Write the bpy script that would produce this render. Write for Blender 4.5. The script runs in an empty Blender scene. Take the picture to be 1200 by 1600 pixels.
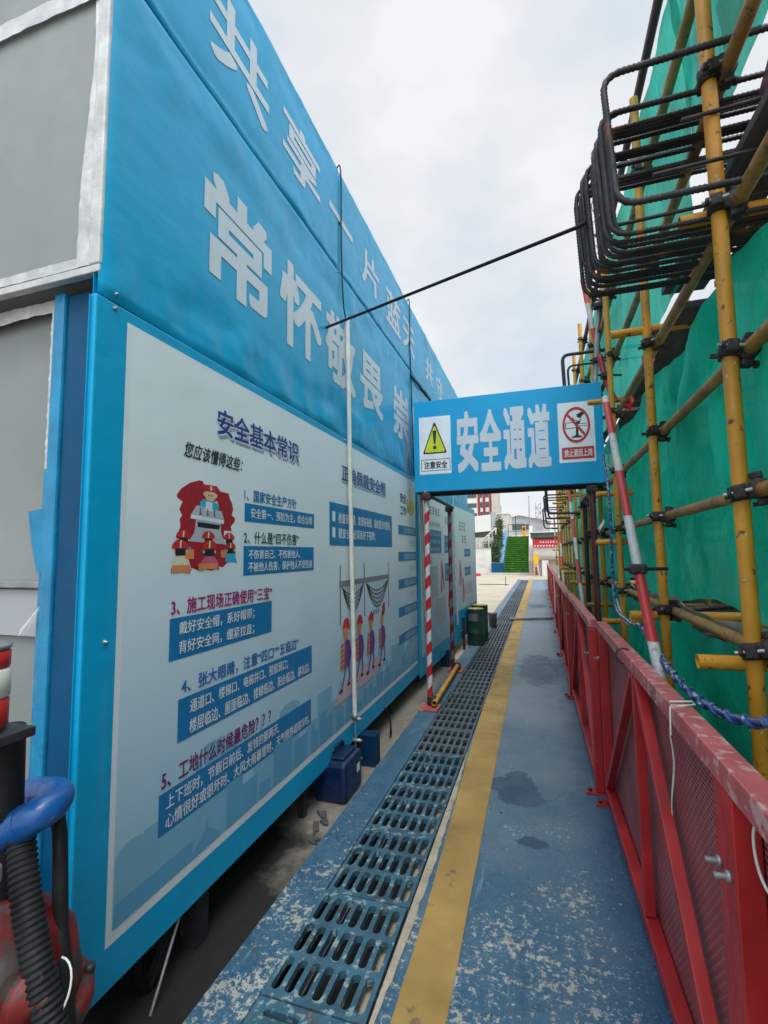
import bpy, bmesh, math, random
from mathutils import Vector, Matrix, noise as mn
random.seed(7)
S = bpy.context.scene
COL = S.collection
R = math.radians

# ---------------------------------------------------------------- camera
cam_d = bpy.data.cameras.new('camera'); cam = bpy.data.objects.new('camera', cam_d); COL.objects.link(cam)
cam_d.sensor_fit = 'HORIZONTAL'; cam_d.sensor_width = 36; cam_d.lens = 36*745/1200
cam_d.clip_start = .02; cam_d.clip_end = 2000
yw, pt, rl = R(17.9), R(5.0), R(-.7)
fw = Vector((-math.sin(yw)*math.cos(pt), math.cos(yw)*math.cos(pt), math.sin(pt)))
rt = Vector((math.cos(yw), math.sin(yw), 0)); up = rt.cross(fw)
rt2 = rt*math.cos(rl)+up*math.sin(rl); up2 = -rt*math.sin(rl)+up*math.cos(rl)
M = Matrix((rt2, up2, -fw)).transposed().to_4x4(); M.translation = (0, 0, 1.55)
cam.matrix_world = M
S.camera = cam

# ---------------------------------------------------------------- sky, sun, exposure
SUN = Vector((.20, -.45, .87)).normalized()
elev = math.asin(SUN.z); azim = math.atan2(SUN.x, SUN.y)
w = bpy.data.worlds.new('World'); S.world = w; w.use_nodes = True
nt = w.node_tree; N = nt.nodes; L = nt.links
bg = N['Background']; bg.inputs[1].default_value = .1
sky = N.new('ShaderNodeTexSky'); sky.sky_type = 'NISHITA'; sky.sun_disc = False
sky.sun_elevation = elev; sky.sun_rotation = azim
tc = N.new('ShaderNodeTexCoord')
mp = N.new('ShaderNodeMapping'); mp.inputs['Scale'].default_value = (1.2, 1.2, 2.2); mp.inputs['Location'].default_value = (3.1, 1.7, .4)
L.new(tc.outputs['Generated'], mp.inputs[0])
nz = N.new('ShaderNodeTexNoise'); nz.inputs['Scale'].default_value = 1.7; nz.inputs['Detail'].default_value = 7; nz.inputs['Roughness'].default_value = .55
L.new(mp.outputs[0], nz.inputs['Vector'])
cr = N.new('ShaderNodeValToRGB')
e = cr.color_ramp.elements
e[0].position = .36; e[0].color = (6.2, 7.0, 7.8, 1); e[1].position = .60; e[1].color = (8.6, 8.65, 8.65, 1)
m_ = e.new(.5); m_.color = (7.5, 7.85, 8.15, 1)
L.new(nz.outputs['Fac'], cr.inputs[0])
mx = N.new('ShaderNodeMix'); mx.data_type = 'RGBA'; mx.inputs[0].default_value = .9
L.new(sky.outputs[0], mx.inputs[6]); L.new(cr.outputs[0], mx.inputs[7])
dt = N.new('ShaderNodeVectorMath'); dt.operation = 'DOT_PRODUCT'; dt.inputs[1].default_value = SUN
L.new(tc.outputs['Generated'], dt.inputs[0])
mr = N.new('ShaderNodeMapRange'); mr.interpolation_type = 'SMOOTHSTEP'
mr.inputs[1].default_value = .45; mr.inputs[2].default_value = 1; mr.inputs[3].default_value = 1.0; mr.inputs[4].default_value = 3.4
L.new(dt.outputs['Value'], mr.inputs[0])
ml = N.new('ShaderNodeVectorMath'); ml.operation = 'SCALE'
L.new(mx.outputs[2], ml.inputs[0]); L.new(mr.outputs[0], ml.inputs['Scale'])
L.new(ml.outputs[0], bg.inputs[0])

sd = bpy.data.lights.new('sun', 'SUN'); sd.energy = 1.0; sd.angle = R(20); sd.color = (1, .97, .93)
so = bpy.data.objects.new('sun', sd); COL.objects.link(so)
so.rotation_euler = SUN.to_track_quat('Z', 'Y').to_euler(); so.location = (3, -5, 12)
S.view_settings.view_transform = 'Standard'; S.view_settings.look = 'None'
S.view_settings.gamma = 1; S.view_settings.use_curve_mapping = False
S.view_settings.exposure = 0.2
try:
    S.cycles.use_denoising = True
    S.cycles.max_bounces = 8; S.cycles.transparent_max_bounces = 12
except Exception: pass

# ---------------------------------------------------------------- materials
def new_mat(name):
    m = bpy.data.materials.new(name); m.use_nodes = True
    return m, m.node_tree.nodes, m.node_tree.links, m.node_tree.nodes['Principled BSDF']
def rgb(c): return (c[0], c[1], c[2], 1)
def add_noise(N, L, scale, detail=4, rough=.55, src='Object', vec=None, stretch=None):
    n = N.new('ShaderNodeTexNoise'); n.inputs['Scale'].default_value = scale; n.inputs['Detail'].default_value = detail
    n.inputs['Roughness'].default_value = rough
    if vec is None:
        t = N.new('ShaderNodeTexCoord'); vec = t.outputs[src]
    if stretch:
        mp = N.new('ShaderNodeMapping'); mp.inputs['Scale'].default_value = stretch; L.new(vec, mp.inputs[0]); vec = mp.outputs[0]
    L.new(vec, n.inputs['Vector'])
    return n
def ramp(N, L, fac, a, b, ca=(0, 0, 0), cb=(1, 1, 1)):
    r = N.new('ShaderNodeValToRGB'); el = r.color_ramp.elements
    el[0].position = a; el[0].color = rgb(ca); el[1].position = b; el[1].color = rgb(cb)
    L.new(fac, r.inputs[0]); return r.outputs[0]
def mixc(N, L, fac, a, b, mode='MIX'):
    m = N.new('ShaderNodeMix'); m.data_type = 'RGBA'; m.blend_type = mode
    for sock, v in ((m.inputs[0], fac), (m.inputs[6], a), (m.inputs[7], b)):
        if hasattr(v, 'links') or hasattr(v, 'is_linked'): L.new(v, sock)
        elif isinstance(v, (int, float)): sock.default_value = v
        else: sock.default_value = rgb(v)
    return m.outputs[2]
def math_(N, L, op, a, b=0.0, c=None):
    m = N.new('ShaderNodeMath'); m.operation = op
    for i, v in enumerate((a, b) if c is None else (a, b, c)):
        if hasattr(v, 'is_linked'): L.new(v, m.inputs[i])
        else: m.inputs[i].default_value = v
    return m.outputs[0]
def bump(N, L, P, h, strength, dist=.01):
    b = N.new('ShaderNodeBump'); b.inputs['Strength'].default_value = strength; b.inputs['Distance'].default_value = dist
    L.new(h, b.inputs['Height']); L.new(b.outputs[0], P.inputs['Normal']); return b
def mat(name, col, rough=.5, metal=0., var=.25, vs=6., wear=None, wa=.62, ws=30., bmp=0., bs=60., spec=None, stretch=None, rv=.15):
    """a painted / plain surface: tone varies slowly, optional chipped wear colour, fine bump"""
    m, N, L, P = new_mat(name)
    n = add_noise(N, L, vs, 5, stretch=stretch)
    lo = tuple(c*(1-var) for c in col); hi = tuple(min(1, c*(1+var)) for c in col)
    c = ramp(N, L, n.outputs['Fac'], .3, .7, lo, hi)
    if wear is not None:
        n2 = add_noise(N, L, ws, 6, .65, stretch=stretch)
        k = ramp(N, L, n2.outputs['Fac'], wa, wa+.05)
        c = mixc(N, L, k, c, wear)
    L.new(c, P.inputs['Base Color'])
    n3 = add_noise(N, L, vs*3, 4)
    r = ramp(N, L, n3.outputs['Fac'], .3, .7, (max(.03, rough-rv),)*3, (min(1, rough+rv),)*3)
    L.new(r, P.inputs['Roughness']); P.inputs['Metallic'].default_value = metal
    if spec is not None: P.inputs['Specular IOR Level'].default_value = spec
    if bmp:
        n4 = add_noise(N, L, bs, 5); bump(N, L, P, n4.outputs['Fac'], bmp)
    return m
MT = {}
def board_mat(name, col, rough, bumps=.35, spec=.5, mud=0.):
    m, N, L, P = new_mat(name)
    n = add_noise(N, L, 1.1, 4); n2 = add_noise(N, L, 14, 6, .7); st = add_noise(N, L, 9, 5, .6, stretch=(1, 1, .06))
    c = ramp(N, L, n.outputs['Fac'], .3, .7, tuple(v*.92 for v in col), tuple(min(1, v*1.08) for v in col))
    d = ramp(N, L, st.outputs['Fac'], .56, .74)
    c = mixc(N, L, math_(N, L, 'MULTIPLY', d, .10), c, (.20, .24, .26))
    if mud:
        g = N.new('ShaderNodeNewGeometry'); sx = N.new('ShaderNodeSeparateXYZ'); L.new(g.outputs['Position'], sx.inputs[0])
        sp = add_noise(N, L, 55, 6, .75); k = math_(N, L, 'ADD', sp.outputs['Fac'], math_(N, L, 'MULTIPLY', math_(N, L, 'SUBTRACT', .55, sx.outputs['Z']), .16))
        c = mixc(N, L, math_(N, L, 'MULTIPLY', ramp(N, L, k, .66, .70), mud), c, (.20, .18, .15))
    L.new(c, P.inputs['Base Color']); P.inputs['Specular IOR Level'].default_value = spec
    r = ramp(N, L, n2.outputs['Fac'], .35, .7, (rough-.06,)*3, (rough+.1,)*3); L.new(r, P.inputs['Roughness'])
    a = add_noise(N, L, 1.7, 3, .45, stretch=(1, 1, .6)); b = add_noise(N, L, 7, 3, .5, stretch=(1, .5, 1.2))
    h = math_(N, L, 'ADD', a.outputs['Fac'], math_(N, L, 'MULTIPLY', b.outputs['Fac'], .16))
    bump(N, L, P, h, bumps, .05)
    return m
MT['blue_board'] = board_mat('blue_board_vinyl', (.0, .325, .60), .36, .45, .38, .8)
MT['sign_blue'] = board_mat('sign_blue_vinyl', (.0, .32, .62), .42, .15, .35)
MT['letter'] = board_mat('white_lettering_vinyl', (.54, .60, .68), .42)
# poster print: white at the top, printed fade to light blue toward the skyline
def poster_mat():
    m, N, L, P = new_mat('poster_vinyl')
    t = N.new('ShaderNodeTexCoord'); sx = N.new('ShaderNodeSeparateXYZ'); L.new(t.outputs['Object'], sx.inputs[0])
    n = add_noise(N, L, .9, 3)
    h = math_(N, L, 'ADD', sx.outputs['Z'], math_(N, L, 'MULTIPLY', math_(N, L, 'SUBTRACT', n.outputs['Fac'], .5), .5))
    r = N.new('ShaderNodeMapRange'); r.inputs[1].default_value = .1; r.inputs[2].default_value = 1.5; L.new(h, r.inputs[0])
    c = ramp(N, L, r.outputs[0], 0, 1, (.235, .49, .68), (.68, .745, .80))
    L.new(c, P.inputs['Base Color'])
    n2 = add_noise(N, L, 9, 5)
    L.new(ramp(N, L, n2.outputs['Fac'], .3, .7, (.33,)*3, (.5,)*3), P.inputs['Roughness'])
    a = add_noise(N, L, 1.6, 3, .45); bump(N, L, P, a.outputs['Fac'], .28, .05)
    return m
MT['poster'] = poster_mat()
MT['poster_frame'] = board_mat('poster_pale_edge', (.66, .72, .78), .42, .2)
MT['sky1'] = board_mat('print_skyline_pale', (.185, .41, .58), .42, .2)
MT['sky2'] = board_mat('print_skyline_mid', (.10, .33, .53), .42, .2)
MT['block'] = board_mat('print_blue_block', (.004, .165, .40), .42, .2)
def flat(name, col, rough=.45): MT[name] = mat('print_'+name, col, rough, var=.08, vs=8, rv=.05)
for nm, c in dict(ink_navy=(.012, .03, .20), ink_black=(.012, .012, .018), ink_blue=(.01, .14, .42), ink_green=(.01, .10, .09), ink_magenta=(.34, .008, .14),
                  ink_purple=(.16, .01, .12), ink_white=(.72, .76, .8), ink_pale=(.5, .62, .72), ink_red=(.50, .02, .025), ink_back=(.34, .010, .022), ink_red2=(.55, .06, .03), ink_skin=(.75, .45, .3), ink_grey=(.42, .43, .50),
                  ink_grey2=(.20, .20, .26), ink_cream=(.6, .58, .45), ink_pink=(.5, .10, .2), ink_cyan=(.03, .35, .55), ink_violet=(.12, .05, .25), ink_dkred=(.26, .01, .012),
                  ink_orange=(.6, .22, .08), ink_yellow=(.75, .48, .03), ink_lime=(.55, .62, .02), ink_shadow=(.30, .31, .42), ink_faint=(.40, .47, .56), ink_rose=(.50, .38, .45), ink_outline=(.66, .70, .78)).items(): flat(nm, c)
MT['dark_blue_paint'] = mat('dark_blue_steel_paint', (.0, .068, .165), .55, var=.15, vs=3, spec=.25, wear=(.02, .12, .25), wa=.76, ws=20, bmp=.05, bs=12)
MT['navy_paint'] = mat('navy_steel_paint', (.001, .026, .075), .5, var=.2, vs=6, spec=.3, wear=(.06, .07, .09), wa=.72, ws=25)
MT['blue_tape'] = mat('blue_tape', (.01, .22, .42), .35, var=.2, vs=9, bmp=.35, bs=16)
MT['silver_tape'] = mat('silver_foil_tape', (.50, .51, .51), .42, .15, var=.22, vs=10, bmp=.45, bs=18, wear=(.25, .25, .25), wa=.68, ws=25)
MT['grey_panel'] = mat('grey_cabin_panel', (.22, .245, .24), .5, var=.1, vs=2, wear=(.2, .215, .21), wa=.7, ws=40, bmp=.04, bs=4)
MT['galv'] = mat('galvanised_steel', (.30, .31, .32), .42, .6, var=.25, vs=14, wear=(.18, .14, .10), wa=.66, ws=30)
MT['dark_steel'] = mat('dark_steel', (.035, .036, .042), .5, .3, var=.35, vs=12, wear=(.12, .07, .045), wa=.64, ws=25, bmp=.15, bs=60)
MT['black_rubber'] = mat('black_rubber', (.011, .012, .014), .62, var=.4, vs=14, wear=(.05, .048, .045), wa=.64, ws=30, spec=.3)
MT['pipe_blue'] = mat('blue_pipe_plastic', (.006, .085, .30), .34, var=.22, vs=9, wear=(.10, .16, .26), wa=.60, ws=30)
MT['jerry_blue'] = mat('blue_drum_plastic', (.002, .016, .06), .38, var=.15, vs=8, wear=(.03, .04, .10), wa=.70, ws=25)
MT['pump_red'] = mat('red_pump_paint', (.17, .008, .009), .45, var=.45, vs=9, wear=(.045, .032, .026), wa=.50, ws=13, bmp=.2, bs=30)
MT['white_plastic'] = mat('white_plastic', (.62, .62, .58), .4, var=.12, vs=10, wear=(.35, .34, .3), wa=.68, ws=30)
MT['pole_yellow'] = mat('yellow_scaffold_paint', (.53, .245, .016), .46, var=.28, vs=4, wear=(.09, .05, .025), wa=.60, ws=30, bmp=.12, bs=70)
MT['cement'] = mat('cement_splash', (.34, .32, .29), .9, var=.2, vs=20)
MT['pole_brown'] = mat('dirty_yellow_tube_paint', (.33, .175, .04), .55, var=.35, vs=5, wear=(.15, .10, .06), wa=.55, ws=22, bmp=.15, bs=60)
MT['pole_maroon'] = mat('maroon_tube_paint', (.10, .022, .026), .5, var=.3, vs=6, wear=(.07, .05, .045), wa=.6, ws=25)
MT['pole_grey'] = mat('grey_tube_paint', (.27, .27, .28), .5, .2, var=.25, vs=9, wear=(.1, .08, .07), wa=.62, ws=35)
MT['coupler'] = mat('rusty_coupler', (.035, .03, .032), .6, .3, var=.5, vs=30, bmp=.4, bs=70)
MT['rebar'] = mat('rebar_steel', (.040, .036, .040), .55, .35, var=.4, vs=7, wear=(.15, .065, .03), wa=.60, ws=9, bmp=.2, bs=80)
MT['fence_red'] = mat('red_fence_paint', (.37, .017, .020), .42, var=.28, vs=4, wear=(.16, .05, .035), wa=.64, ws=18, bmp=.08, bs=40)
MT['fence_rail'] = mat('dusty_red_fence_rail', (.44, .10, .105), .5, var=.25, vs=7, wear=(.50, .29, .28), wa=.54, ws=20, bmp=.08, bs=40)
MT['oil_green'] = mat('green_drum_paint', (.012, .055, .035), .38, var=.35, vs=6, wear=(.12, .09, .06), wa=.62, ws=16)
MT['drum_lid'] = mat('stained_yellow_lid', (.42, .33, .05), .45, var=.4, vs=16, wear=(.25, .03, .02), wa=.56, ws=12)
MT['bucket_grey'] = mat('grey_bucket', (.12, .12, .125), .45, var=.3, vs=8)
MT['concrete'] = mat('concrete', (.30, .28, .25), .85, var=.2, vs=2.5, wear=(.22, .2, .18), wa=.6, ws=9, bmp=.2, bs=50)
MT['concrete_dark'] = mat('damp_concrete', (.16, .155, .145), .8, var=.3, vs=2.2, wear=(.09, .085, .08), wa=.58, ws=5, bmp=.25, bs=60)
MT['bg_white'] = mat('white_render', (.62, .61, .58), .7, var=.08, vs=.8)
MT['bg_cream'] = mat('cream_render', (.50, .47, .42), .75, var=.1, vs=.6)
MT['bg_grey'] = mat('grey_cladding', (.33, .35, .37), .6, var=.12, vs=.4)
MT['bg_glass'] = mat('dark_window_glass', (.06, .075, .085), .2, var=.3, vs=.5)
MT['bg_dkgreen'] = mat('dark_green_glass', (.05, .07, .06), .3, var=.35, vs=.9)
MT['bg_red'] = mat('red_facade_paint', (.23, .022, .035), .55, var=.15, vs=1)
MT['bg_yellow'] = mat('yellow_panel_paint', (.70, .36, .01), .5, var=.15, vs=4)
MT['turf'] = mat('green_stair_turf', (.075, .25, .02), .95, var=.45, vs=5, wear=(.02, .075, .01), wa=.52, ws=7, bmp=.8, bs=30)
MT['turf_shade'] = mat('painted_shade_riser_turf', (.04, .15, .012), .95, var=.4, vs=4, bmp=.6, bs=30)  # turf darkened for the risers, painting in their shade below the treads
MT['pale_blue'] = mat('pale_blue_stringer_paint', (.12, .30, .52), .5, var=.15, vs=2)
MT['leaf'] = mat('hedge_leaf', (.045, .085, .025), .7, var=.5, vs=3)
MT['timber'] = mat('weathered_timber', (.075, .075, .08), .8, var=.35, vs=3, stretch=(6, .6, 6), bmp=.3, bs=30)
MT['hose_blue'] = mat('blue_hose', (.03, .065, .22), .25, var=.25, vs=14, wear=(.32, .37, .5), wa=.54, ws=34)
MT['cable_pale'] = mat('pale_cable', (.42, .45, .5), .4, var=.2, vs=14)

def stripes(name, a, b, period, slope=0., axis='Z'):
    m, N, L, P = new_mat(name)
    t = N.new('ShaderNodeTexCoord'); sx = N.new('ShaderNodeSeparateXYZ'); L.new(t.outputs['Object'], sx.inputs[0])
    v = math_(N, L, 'ADD', sx.outputs[axis], math_(N, L, 'MULTIPLY', sx.outputs['X'], -slope))
    f = math_(N, L, 'FRACT', math_(N, L, 'DIVIDE', v, period))
    k = math_(N, L, 'GREATER_THAN', f, .5)
    n = add_noise(N, L, 9, 5)
    ca = ramp(N, L, n.outputs['Fac'], .3, .7, tuple(x*.8 for x in a), a); cb = ramp(N, L, n.outputs['Fac'], .3, .7, tuple(x*.75 for x in b), b)
    c = mixc(N, L, k, ca, cb)
    n2 = add_noise(N, L, 40, 5); d = ramp(N, L, n2.outputs['Fac'], .6, .66)
    c = mixc(N, L, math_(N, L, 'MULTIPLY', d, .6), c, (.14, .11, .10))
    L.new(c, P.inputs['Base Color']); P.inputs['Roughness'].default_value = .45
    return m
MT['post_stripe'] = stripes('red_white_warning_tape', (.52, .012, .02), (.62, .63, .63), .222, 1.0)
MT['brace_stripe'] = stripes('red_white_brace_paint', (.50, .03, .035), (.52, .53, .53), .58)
MT['post_stripe_dim'] = stripes('dull_red_white_tape', (.22, .012, .02), (.2, .2, .2), .222, 1.0)  # same tape in darker tones, for the rear gate post

def mesh_sheet_mat():
    m, N, L, P = new_mat('perforated_red_sheet')
    t = N.new('ShaderNodeTexCoord'); mp = N.new('ShaderNodeMapping'); L.new(t.outputs['Object'], mp.inputs[0])
    mp.inputs['Rotation'].default_value = (0, R(90), 0)
    sx = N.new('ShaderNodeSeparateXYZ'); L.new(t.outputs['Object'], sx.inputs[0])
    cmb = N.new('ShaderNodeCombineXYZ'); L.new(sx.outputs['Y'], cmb.inputs[0]); L.new(sx.outputs['Z'], cmb.inputs[1])
    br = N.new('ShaderNodeTexBrick'); L.new(cmb.outputs[0], br.inputs['Vector'])
    br.inputs['Scale'].default_value = 1; br.inputs['Brick Width'].default_value = .028; br.inputs['Row Height'].default_value = .014
    br.inputs['Mortar Size'].default_value = .0035; br.inputs['Mortar Smooth'].default_value = .3
    n = add_noise(N, L, 4, 5)
    base = ramp(N, L, n.outputs['Fac'], .3, .7, (.34, .075, .085), (.46, .165, .175))
    hole = ramp(N, L, br.outputs['Fac'], .0, 1.0)
    c = mixc(N, L, hole, (.13, .016, .022), base)
    L.new(c, P.inputs['Base Color']); P.inputs['Roughness'].default_value = .5
    bump(N, L, P, br.outputs['Fac'], .6, .004)
    return m
MT['mesh_sheet'] = mesh_sheet_mat()

def net_mat(name, col, hi, trans, alpha):
    m, N, L, P = new_mat(name)
    N.remove(P); out = N['Material Output']
    n = add_noise(N, L, 2.2, 6, .6, stretch=(1, 1, .5)); n2 = add_noise(N, L, 18, 6, .75, stretch=(1, 1, .35))
    c = ramp(N, L, n.outputs['Fac'], .3, .7, tuple(x*.55 for x in col), tuple(min(1, x*1.2) for x in col))
    k = ramp(N, L, n2.outputs['Fac'], .58, .78)
    c = mixc(N, L, math_(N, L, 'MULTIPLY', k, .35), c, hi)
    d = N.new('ShaderNodeBsdfPrincipled'); L.new(c, d.inputs['Base Color']); d.inputs['Roughness'].default_value = .6; d.inputs['Specular IOR Level'].default_value = .3
    tr = N.new('ShaderNodeBsdfTranslucent'); L.new(c, tr.inputs[0])
    tp = N.new('ShaderNodeBsdfTransparent'); tp.inputs[0].default_value = (.75, .95, .87, 1)
    a = N.new('ShaderNodeMixShader'); a.inputs[0].default_value = trans; L.new(d.outputs[0], a.inputs[1]); L.new(tr.outputs[0], a.inputs[2])
    b = N.new('ShaderNodeMixShader'); b.inputs[0].default_value = alpha; L.new(a.outputs[0], b.inputs[1]); L.new(tp.outputs[0], b.inputs[2])
    L.new(b.outputs[0], out.inputs[0])
    wv = N.new('ShaderNodeTexWave'); wv.wave_type = 'BANDS'; wv.bands_direction = 'DIAGONAL'; wv.inputs['Scale'].default_value = 1.3; wv.inputs['Distortion'].default_value = 9; wv.inputs['Detail'].default_value = 4; wv.inputs['Detail Scale'].default_value = 1.4
    tcx = N.new('ShaderNodeTexCoord'); mpx = N.new('ShaderNodeMapping'); mpx.inputs['Scale'].default_value = (1, 1, .45); L.new(tcx.outputs['Object'], mpx.inputs[0]); L.new(mpx.outputs[0], wv.inputs['Vector'])
    n3 = add_noise(N, L, 6, 6, .65, stretch=(1, 1, .4)); bp = N.new('ShaderNodeBump'); bp.inputs['Strength'].default_value = .9; bp.inputs['Distance'].default_value = .06
    L.new(math_(N, L, 'ADD', n3.outputs['Fac'], math_(N, L, 'MULTIPLY', math_(N, L, 'POWER', wv.outputs['Fac'], 3.0), .55)), bp.inputs['Height']); L.new(bp.outputs[0], d.inputs['Normal']); L.new(bp.outputs[0], tr.inputs['Normal'])
    return m
MT['net'] = net_mat('green_debris_net', (.008, .57, .375), (.20, .70, .55), .36, .012)
MT['net_hi'] = net_mat('sheer_green_debris_net', (.014, .52, .385), (.22, .66, .56), .5, .07)  # more translucent and see-through than the main net
MT['net_pale'] = net_mat('pale_worn_net', (.22, .52, .44), (.5, .7, .65), .6, .25)

def floor_mat(name, dusty):
    m, N, L, P = new_mat(name)
    g = N.new('ShaderNodeNewGeometry'); pos = g.outputs['Position']
    sx = N.new('ShaderNodeSeparateXYZ'); L.new(pos, sx.inputs[0])
    big = add_noise(N, L, 1.3, 5, .6, vec=pos); mid = add_noise(N, L, 6, 6, .65, vec=pos); fine = add_noise(N, L, 70, 6, .75, vec=pos); chip = add_noise(N, L, 30, 10, .78, vec=pos); clus = add_noise(N, L, 3.2, 4, .6, vec=pos)
    deep = ramp(N, L, mid.outputs['Fac'], .3, .7, (.012, .070, .145), (.036, .125, .205))
    # settled dust, more of it far from the gate
    dy = N.new('ShaderNodeMapRange'); dy.inputs[1].default_value = 1.5; dy.inputs[2].default_value = 6; dy.inputs[3].default_value = -.10; dy.inputs[4].default_value = .30
    L.new(sx.outputs['Y'], dy.inputs[0])
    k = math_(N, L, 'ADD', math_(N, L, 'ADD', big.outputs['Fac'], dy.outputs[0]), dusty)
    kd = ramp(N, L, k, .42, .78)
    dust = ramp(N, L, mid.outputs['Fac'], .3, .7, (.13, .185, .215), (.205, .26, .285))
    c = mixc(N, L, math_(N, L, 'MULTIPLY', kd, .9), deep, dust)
    mot = ramp(N, L, chip.outputs['Fac'], .40, .62)
    c = mixc(N, L, math_(N, L, 'MULTIPLY', mot, .38), c, (.125, .19, .225))
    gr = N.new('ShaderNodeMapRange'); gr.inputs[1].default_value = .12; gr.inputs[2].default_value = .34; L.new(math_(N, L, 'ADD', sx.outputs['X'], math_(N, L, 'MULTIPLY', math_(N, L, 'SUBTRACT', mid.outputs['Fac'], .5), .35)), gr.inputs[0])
    c = mixc(N, L, math_(N, L, 'MULTIPLY', gr.outputs[0], .75), c, (.010, .050, .125))   # unwalked paint stays deep blue; also stands in for fence contact shade
    # pale scuffs
    sc = ramp(N, L, fine.outputs['Fac'], .52, .66)
    scm = ramp(N, L, clus.outputs['Fac'], .36, .66)
    c = mixc(N, L, math_(N, L, 'MULTIPLY', math_(N, L, 'MULTIPLY', sc, scm), .7), c, (.26, .37, .45))
    # chipped through to the concrete, worst near the gate and along the edges
    w1 = N.new('ShaderNodeMapRange'); w1.inputs[1].default_value = 3.6; w1.inputs[2].default_value = 1.6; w1.inputs[3].default_value = -.12; w1.inputs[4].default_value = .045
    L.new(sx.outputs['Y'], w1.inputs[0])
    region = math_(N, L, 'ADD', math_(N, L, 'MULTIPLY', math_(N, L, 'SUBTRACT', big.outputs['Fac'], .5), .2), math_(N, L, 'MULTIPLY', math_(N, L, 'SUBTRACT', clus.outputs['Fac'], .5), .42))
    ex = N.new('ShaderNodeMapRange'); ex.inputs[1].default_value = .14; ex.inputs[2].default_value = .30; ex.inputs[4].default_value = -.05; L.new(sx.outputs['X'], ex.inputs[0]); region = math_(N, L, 'ADD', region, ex.outputs[0])
    v = math_(N, L, 'ADD', math_(N, L, 'ADD', chip.outputs['Fac'], w1.outputs[0]), region)
    v = math_(N, L, 'ADD', v, math_(N, L, 'MULTIPLY', math_(N, L, 'SUBTRACT', fine.outputs['Fac'], .5), .28))
    kc = ramp(N, L, v, .565, .585)
    conc = ramp(N, L, mid.outputs['Fac'], .35, .65, (.33, .34, .30), (.46, .46, .41))
    c = mixc(N, L, kc, c, conc)
    wet = None
    for (px, py, rx_, ry_) in ((-.21, 3.40, .17, .26), (-.10, 2.80, .085, .05), (-.05, 6.9, .3, .9), (-.1, 14.5, .3, .5)):
        mpn = N.new('ShaderNodeMapping'); mpn.vector_type = 'POINT'; mpn.inputs['Location'].default_value = (-px/rx_, -py/ry_, 0); mpn.inputs['Scale'].default_value = (1/rx_, 1/ry_, 0); L.new(pos, mpn.inputs[0])
        ln = N.new('ShaderNodeVectorMath'); ln.operation = 'LENGTH'; L.new(mpn.outputs[0], ln.inputs[0])
        dd = math_(N, L, 'ADD', ln.outputs['Value'], math_(N, L, 'MULTIPLY', math_(N, L, 'SUBTRACT', mid.outputs['Fac'], .5), 2.2))
        dd = math_(N, L, 'ADD', dd, math_(N, L, 'MULTIPLY', math_(N, L, 'SUBTRACT', chip.outputs['Fac'], .5), .9))
        k_ = ramp(N, L, dd, .86, 1.0, (1, 1, 1), (0, 0, 0))
        wet = k_ if wet is None else math_(N, L, 'MAXIMUM', wet, k_)
    c = mixc(N, L, math_(N, L, 'MULTIPLY', wet, .85), c, mixc(N, L, chip.outputs['Fac'], (.003, .030, .070), (.014, .068, .128)))
    sk = add_noise(N, L, 26, 5, .6, vec=pos, stretch=(1, .07, 1)); k_ = ramp(N, L, sk.outputs['Fac'], .66, .70)
    c = mixc(N, L, math_(N, L, 'MULTIPLY', k_, .35), c, (.32, .40, .44))
    vo = N.new('ShaderNodeTexVoronoi'); vo.feature = 'DISTANCE_TO_EDGE'; vo.inputs['Scale'].default_value = .9
    wp = N.new('ShaderNodeVectorMath'); wp.operation = 'ADD'; L.new(pos, wp.inputs[0]); sv = N.new('ShaderNodeVectorMath'); sv.operation = 'SCALE'; sv.inputs['Scale'].default_value = .25; L.new(mid.outputs['Color'], sv.inputs[0]); L.new(sv.outputs[0], wp.inputs[1]); L.new(wp.outputs[0], vo.inputs['Vector'])
    ck = ramp(N, L, vo.outputs['Distance'], .0, .004, (1, 1, 1), (0, 0, 0))
    c = mixc(N, L, math_(N, L, 'MULTIPLY', ck, .6), c, (.03, .045, .06))
    L.new(c, P.inputs['Base Color'])
    L.new(math_(N, L, 'SUBTRACT', ramp(N, L, mid.outputs['Fac'], .3, .7, (.36,)*3, (.62,)*3), math_(N, L, 'MULTIPLY', wet, .0)), P.inputs['Roughness'])
    h = math_(N, L, 'SUBTRACT', math_(N, L, 'MULTIPLY', fine.outputs['Fac'], .35), math_(N, L, 'MULTIPLY', kc, .6))
    bump(N, L, P, h, .35, .006)
    return m
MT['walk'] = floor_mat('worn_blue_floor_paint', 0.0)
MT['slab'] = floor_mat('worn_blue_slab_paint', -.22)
MT['stripe'] = mat('worn_yellow_line_paint', (.37, .235, .068), .65, var=.28, vs=2.6, wear=(.17, .125, .06), wa=.62, ws=8, bmp=.1, bs=50)
MT['grate'] = mat('blue_painted_cast_iron', (.045, .125, .18), .58, .1, var=.45, vs=5, wear=(.26, .36, .39), wa=.56, ws=24, bmp=.35, bs=60)
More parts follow.
